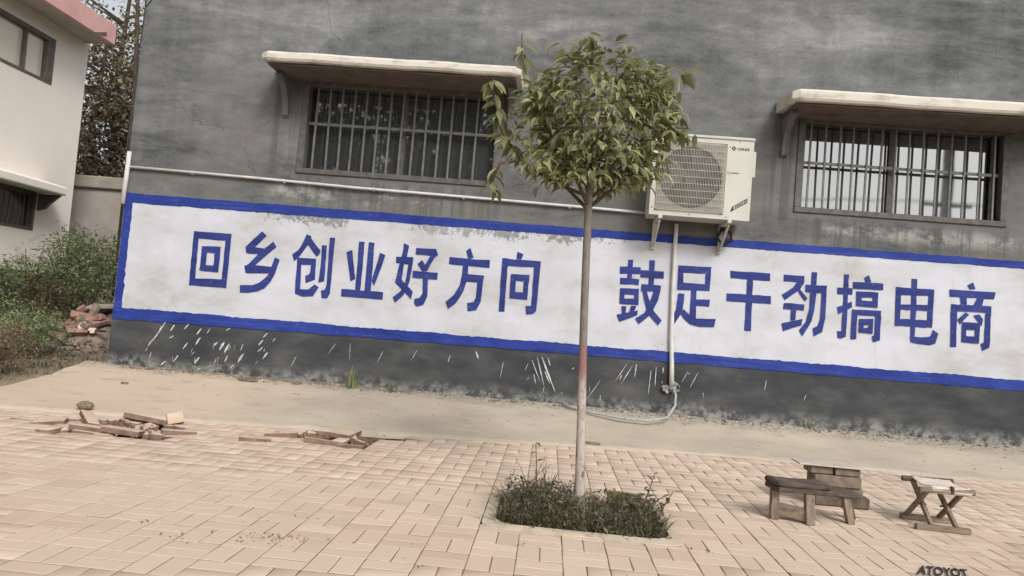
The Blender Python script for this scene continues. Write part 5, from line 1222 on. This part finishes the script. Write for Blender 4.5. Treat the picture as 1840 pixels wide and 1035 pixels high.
# ================================================================== BACKGROUND TREES, WEEDS, RUBBLE
def big_tree(name, lab, x, y, h, crown, n, size, mat, group=None, trunk_r=.16, z0=.3):
    t = thing(name, lab, 'tree', (x, y, z0), group); k_ = MB(); rr = random.Random(int(x*10)+int(y))
    k_.tube([(x, y, z0-.3), (x+.1, y, h*.3), (x-.1, y, h*.6), (x+.1, y, h*.9)], [trunk_r, trunk_r*.75, trunk_r*.5, .04], 10)
    for i in range(14):
        z = h*rr.uniform(.25, .8); a = rr.uniform(0, 6.28); L = rr.uniform(.6, 1)*crown[0]
        k_.tube([(x, y, z), (x+math.cos(a)*L*.5, y+math.sin(a)*L*.5, z+L*.3), (x+math.cos(a)*L, y+math.sin(a)*L, z+L*.5)], [trunk_r*.35, trunk_r*.2, .015], 6)
    k_.build('trunk', 'bark', t, smooth=True)
    nc = max(20, n//45); d = RNG.normal(size=(nc, 3)); d /= np.linalg.norm(d, axis=1)[:, None]
    C_ = np.array([x, y, crown[3]]) + d*np.cbrt(RNG.random(nc))[:, None]*np.array(crown[:3])
    I = RNG.integers(0, nc, n); P_ = C_[I] + RNG.normal(0, 1, (n, 3))*np.array([.34, .34, .26])*crown[0]/2.2
    P_[:, 2] = np.maximum(P_[:, 2], 1.0)
    V, F_ = leaf_cloud(P_, RNG.uniform(.6, 1.25, n)*size, RNG.uniform(-1.3, .5, n), RNG.normal(0, .5, n), RNG.uniform(0, 6.28, n), 1.6, (QV, QT))
    np_mesh('crown', V, F_, mat, t, loc=wloc(t)); return t
big_tree('broadleaf_tree', 'dark dense tree seen between the two houses, behind the yard wall', -11.9, 18.0, 8.5, (2.0, 1.5, 3.3, 4.4), 16500, .115, 'bg_leaf', None)
big_tree('broadleaf_tree', 'lighter loose crowned tree rising above the yard wall next to the pink fascia', -13.6, 21.5, 12.5, (3.0, 1.6, 3.6, 9.6), 8000, .105, 'bg_leaf_light', None)
big_tree('broadleaf_tree', 'dark tree close beside the grey house corner, behind the yard wall', -10.3, 17.2, 6.8, (1.3, 1.2, 2.4, 4.0), 7000, .12, 'bg_leaf', None)
mb = MB(); mb.tube([(-7.32, 12.05, .3), (-7.33, 12.05, 4.3), (-7.46, 12.05, 5.9), (-7.6, 12.05, 7.6)], [.05, .045, .03, .02], 8)
pt = thing('slim_tree', 'slim dark bare stemmed tree right beside the grey house corner', 'tree', (-7.32, 12.05, .3)); mb.build('trunk', 'bark', pt, smooth=True)
nb2 = 160; P_ = np.stack([-7.42+RNG.normal(0, .10, nb2), 12.05+RNG.normal(0, .2, nb2), RNG.uniform(5.2, 7.8, nb2)], 1)
V, F_ = leaf_cloud(P_, RNG.uniform(.05, .11, nb2), RNG.uniform(-1.2, .5, nb2), RNG.normal(0, .5, nb2), RNG.uniform(0, 6.28, nb2), 1.4, (QV, QT)); np_mesh('crown', V, F_, 'bush', pt, loc=wloc(pt))
# trees and a pole across the street, behind the camera, seen only as reflections in the window glass
for x, y, h, cr, lab in ((-9.6, -9.5, 9.0, (2.6, 2.2, 3.8, 5.0), 'dark roadside tree mirrored at the left of the left barred window'), (-5.9, -11.0, 10.5, (2.8, 2.2, 4.2, 5.6), 'dark roadside tree mirrored in the middle of the left barred window'), (-2.6, -9.6, 9.0, (2.2, 2.0, 3.8, 5.0), 'dark roadside tree mirrored at the right of the left barred window')):
    big_tree('street_tree', lab, x, y, h, cr, 7500, .30, 'far_leaf', 'roadside trees across the street', z0=0)
pole = thing('utility_pole', 'grey concrete utility pole mirrored in the right window', 'pole', (10.3, -4.8, 0))
mb = MB(); mb.tube([(10.3, -4.8, -.1), (10.3, -4.8, 9)], [.17, .11], 12); mb.build('shaft', 'pole_concrete', pole)
mb = MB(); mb.box((10.3, -4.8, 5.1), (1.3, .08, .08)); mb.box((10.3, -4.8, 7.8), (1.5, .08, .08)); mb.build('crossarm', 'wire', pole)
mb = MB()
for z, xo in ((5.2, -.6), (5.2, .6), (5.2, 0), (7.9, -.7), (7.9, .7)):
    A, B = Vector((10.3+xo, -4.8, z)), Vector((-22+xo*2, -9.5, z+2.4)); mb.tube([A.lerp(B, t/12)-Vector((0, 0, 1.1*math.sin(math.pi*t/12))) for t in range(13)], .006, 5)
    B = Vector((40, -3, z+.5)); mb.tube([A.lerp(B, t/6)-Vector((0, 0, .9*math.sin(math.pi*t/6))) for t in range(7)], .006, 5)
tag(mb.build('overhead_wire', 'wire', None, loc=(10.3, -4.8, 5.2)), 'overhead wires on the utility pole mirrored in the right window', 'wire')

def bush(name, lab, x, y, rx_, ry_, h, n, size, mat, wd=.8, stems=10):
    z = soil_z(x, y); t = thing(name, lab, 'shrub', (x, y, z)); k_ = MB(); rr = random.Random(int(x*100))
    for i in range(stems):
        a = rr.uniform(0, 6.28); q = rr.uniform(.2, .95); k_.tube([(x+rr.gauss(0, .06), y+rr.gauss(0, .06), z-.05), (x+math.cos(a)*rx_*q*.5, y+math.sin(a)*ry_*q*.5, z+h*.5), (x+math.cos(a)*rx_*q, y+math.sin(a)*ry_*q, z+h*rr.uniform(.7, 1.08))], [.012, .008, .004], 5)
    k_.build('stem', 'twig', t)
    nc = max(8, n//40); a = RNG.uniform(0, 6.28, nc); q = np.sqrt(RNG.random(nc)); hz = RNG.random(nc)**.8
    C_ = np.stack([x+np.cos(a)*q*rx_*(1-.35*hz), y+np.sin(a)*q*ry_*(1-.35*hz), z+h*(.08+.85*hz)], 1)
    P_ = C_[RNG.integers(0, nc, n)] + RNG.normal(0, 1, (n, 3))*np.array([.16, .16, .12])*max(rx_, .3); P_[:, 2] = np.maximum(P_[:, 2], z)
    V, F_ = leaf_cloud(P_, RNG.uniform(.6, 1.3, n)*size, RNG.uniform(-.9, .9, n), RNG.normal(0, .5, n), RNG.uniform(0, 6.28, n), wd, (QV, QT))
    np_mesh('foliage', V, F_, mat, t, loc=wloc(t)); return t
bush('bush', 'tall dark green bush against the yard wall between the houses', -8.0, 12.4, .85, .6, 1.40, 3400, .085, 'bush')
bush('bush', 'green bush pressed against the left side of the grey house corner', -7.15, 11.0, .7, .6, 1.35, 3600, .075, 'bush')
bush('bush', 'brownish twiggy weed at the corner of the white house', -8.75, 13.2, .35, .35, 1.45, 520, .05, 'bush_brown', .7, 7)
bush('bush', 'wispy brown weed standing in front of the grey yard wall', -8.0, 13.4, .5, .3, 1.35, 620, .05, 'bush_brown', .7, 8)
bush('bush', 'bright green feathery bush in front of the white house', -7.7, 10.6, .7, .5, .85, 3200, .07, 'bush')
bush('bush', 'wide green bush at the far left below the white house', -8.1, 9.8, .8, .6, .95, 3200, .07, 'bush')
bush('bush', 'dark purplish bush between the two green bushes', -7.2, 10.2, .4, .4, .72, 1400, .055, 'weed')
bush('bush', 'reddish brown dry weed clump at the lower left edge', -5.20, 6.75, .30, .50, .46, 4200, .035, 'bush_brown')
bush('bush', 'low green weed clump beside the reddish dry clump', -5.62, 7.7, .45, .45, .46, 3000, .042, 'bush')
bush('bush', 'green weed clump behind the low clump at the far left', -6.35, 8.7, .55, .4, .45, 2000, .045, 'bush')
bush('bush', 'pale brown weeds along the foot of the white house wall', -8.75, 12.0, .35, .7, 1.0, 1300, .05, 'bush_brown', .7, 7)
n_ = 14000
gx_ = RNG.uniform(-9.2, -4.82, n_); gy_ = RNG.uniform(5.6, 13.5, n_); keep = ~((gx_ > -4.9) & (gy_ < 7.0)); dens = np.array([vnoise(a*1.5, b*1.5) for a, b in zip(gx_, gy_)]) + RNG.normal(0, .35, n_) + np.where((gx_ > -6.2) & (gy_ > 8.1), -.55, .45)
keep &= dens > -.1; gx_, gy_ = gx_[keep], gy_[keep]; n_ = len(gx_)
Pg = np.stack([gx_, gy_, np.array([soil_z(a, b)-.01 for a, b in zip(gx_, gy_)])], 1)
V, F_ = blades(Pg, RNG.uniform(.06, .26, n_)*np.where(gx_ > -6, .55, 1.1), RNG.uniform(.2, 1.1, n_), RNG.uniform(0, 6.28, n_), RNG.uniform(.006, .013, n_)); np_mesh('wild_grass', V, F_, 'grass', None, loc=(-7, 9, .3), kind='stuff')
n_ = 9000
gx_ = RNG.uniform(-8.6, -4.86, n_); gy_ = RNG.uniform(5.8, 11.5, n_); keep = np.array([vnoise(a*1.9+4, b*1.9) for a, b in zip(gx_, gy_)]) + RNG.normal(0, .4, n_) + np.where((gx_ > -6.2) & (gy_ > 8.1), -.5, .5) > 0; gx_, gy_ = gx_[keep], gy_[keep]; n_ = len(gx_)
Pg = np.stack([gx_, gy_, np.array([soil_z(a, b) for a, b in zip(gx_, gy_)]) + RNG.random(n_)**2*.18], 1)
V, F_ = leaf_cloud(Pg, RNG.uniform(.02, .06, n_), RNG.uniform(-.6, .9, n_), RNG.normal(0, .4, n_), RNG.uniform(0, 6.28, n_), .9, (QV, QT)); np_mesh('low_weeds', V, F_, 'bush_brown', None, loc=(-7, 9, .3), kind='stuff')
pts, szs = [], []
for _ in range(620):
    x, y = -5.75+RNG.normal(0, .35), 8.7+RNG.normal(0, .6)
    if x > -4.7 and y < 14: x = -4.7-abs(x+4.7)
    if y < 7.6: continue
    pts.append((x, y, soil_z(x, y)+.01+.12*math.exp(-((x+5.8)**2+(y-9.0)**2)*2)*RNG.random())); szs.append(.010+.05*RNG.random()**3)
stones('rubble_stones', pts, szs, 'rubble', (-5.5, 8.5, .3), .7)
# brick rubble against the house corner: a mound with bricks tumbled on it
mb = MB(); nu, nv = 20, 16; V = []
for j in range(nv+1):
    for i in range(nu+1):
        x, y = -6.5+1.8*i/nu, 8.55+1.5*j/nv; hgt = .40*math.exp(-((x+5.72)/.36)**2-((y-9.1)/.42)**2)
        V.append((x, y, soil_z(x, y)-.05+hgt*(1+.25*vnoise(x*5, y*5))))
mb.add(V, [(j*(nu+1)+i, j*(nu+1)+i+1, (j+1)*(nu+1)+i+1, (j+1)*(nu+1)+i) for j in range(nv) for i in range(nu)])
rm = mb.build('rubble_mound', 'rubble', None, loc=(-5.25, 9.25, .3)); rm['kind'] = 'stuff'
GB = 'bricks tumbled on the rubble mound'; rr = random.Random(21)
for i in range(22):
    x, y = -5.76+rr.gauss(0, .15), 8.95+rr.gauss(0, .16); hgt = .40*math.exp(-((x+5.72)/.36)**2-((y-9.1)/.42)**2)
    k_ = MB(); k_.box((0, 0, 0), (.22, .105, .055)); o = k_.build('brick', 'red_brick' if i % 4 else 'rubble', None, bevel=.005); o.location = (x, y, soil_z(x, y)+hgt+.02); o.rotation_euler = (rr.gauss(0, .45), rr.gauss(0, .35), rr.uniform(0, 3))
    tag(o, ('dusty red brick' if i % 4 else 'grey mortar covered brick') + ' tumbled on the rubble mound by the grey house corner', 'brick', GB + (' with red faces' if i % 4 else ' with grey faces'))
k_ = MB(); k_.box((0, 0, 0), (.34, .20, .035)); o = k_.build('slab', 'coping', None, bevel=.006); o.location = (-5.66, 9.1, .80); o.rotation_euler = (R(10), R(-6), R(12)); tag(o, 'flat grey slab on top of the brick rubble', 'slab')
k_ = MB(); k_.prism([(0, 0), (.05, -.03), (.15, .03), (.155, .0), (.20, .02), (.19, .09), (.15, .07), (.06, .035), (.04, .09), (0, .07)], 1, -.012, .012); o = k_.build('broken_tile', 'pale_tile', None); o.location = (-5.70, 8.70, .54); o.rotation_euler = (R(-15), R(25), R(8)); tag(o, 'broken pale pink tile lying at the foot of the brick rubble', 'tile')
k_ = MB(); k_.tube([(-6.30, 8.9, .52), (-5.85, 8.8, .515), (-5.36, 8.72, .51)], .014, 7); tag(k_.build('stick', 'bark', None, loc=(-5.8, 8.7, .55)), 'long thin stick lying across the rubble by the house corner', 'stick')
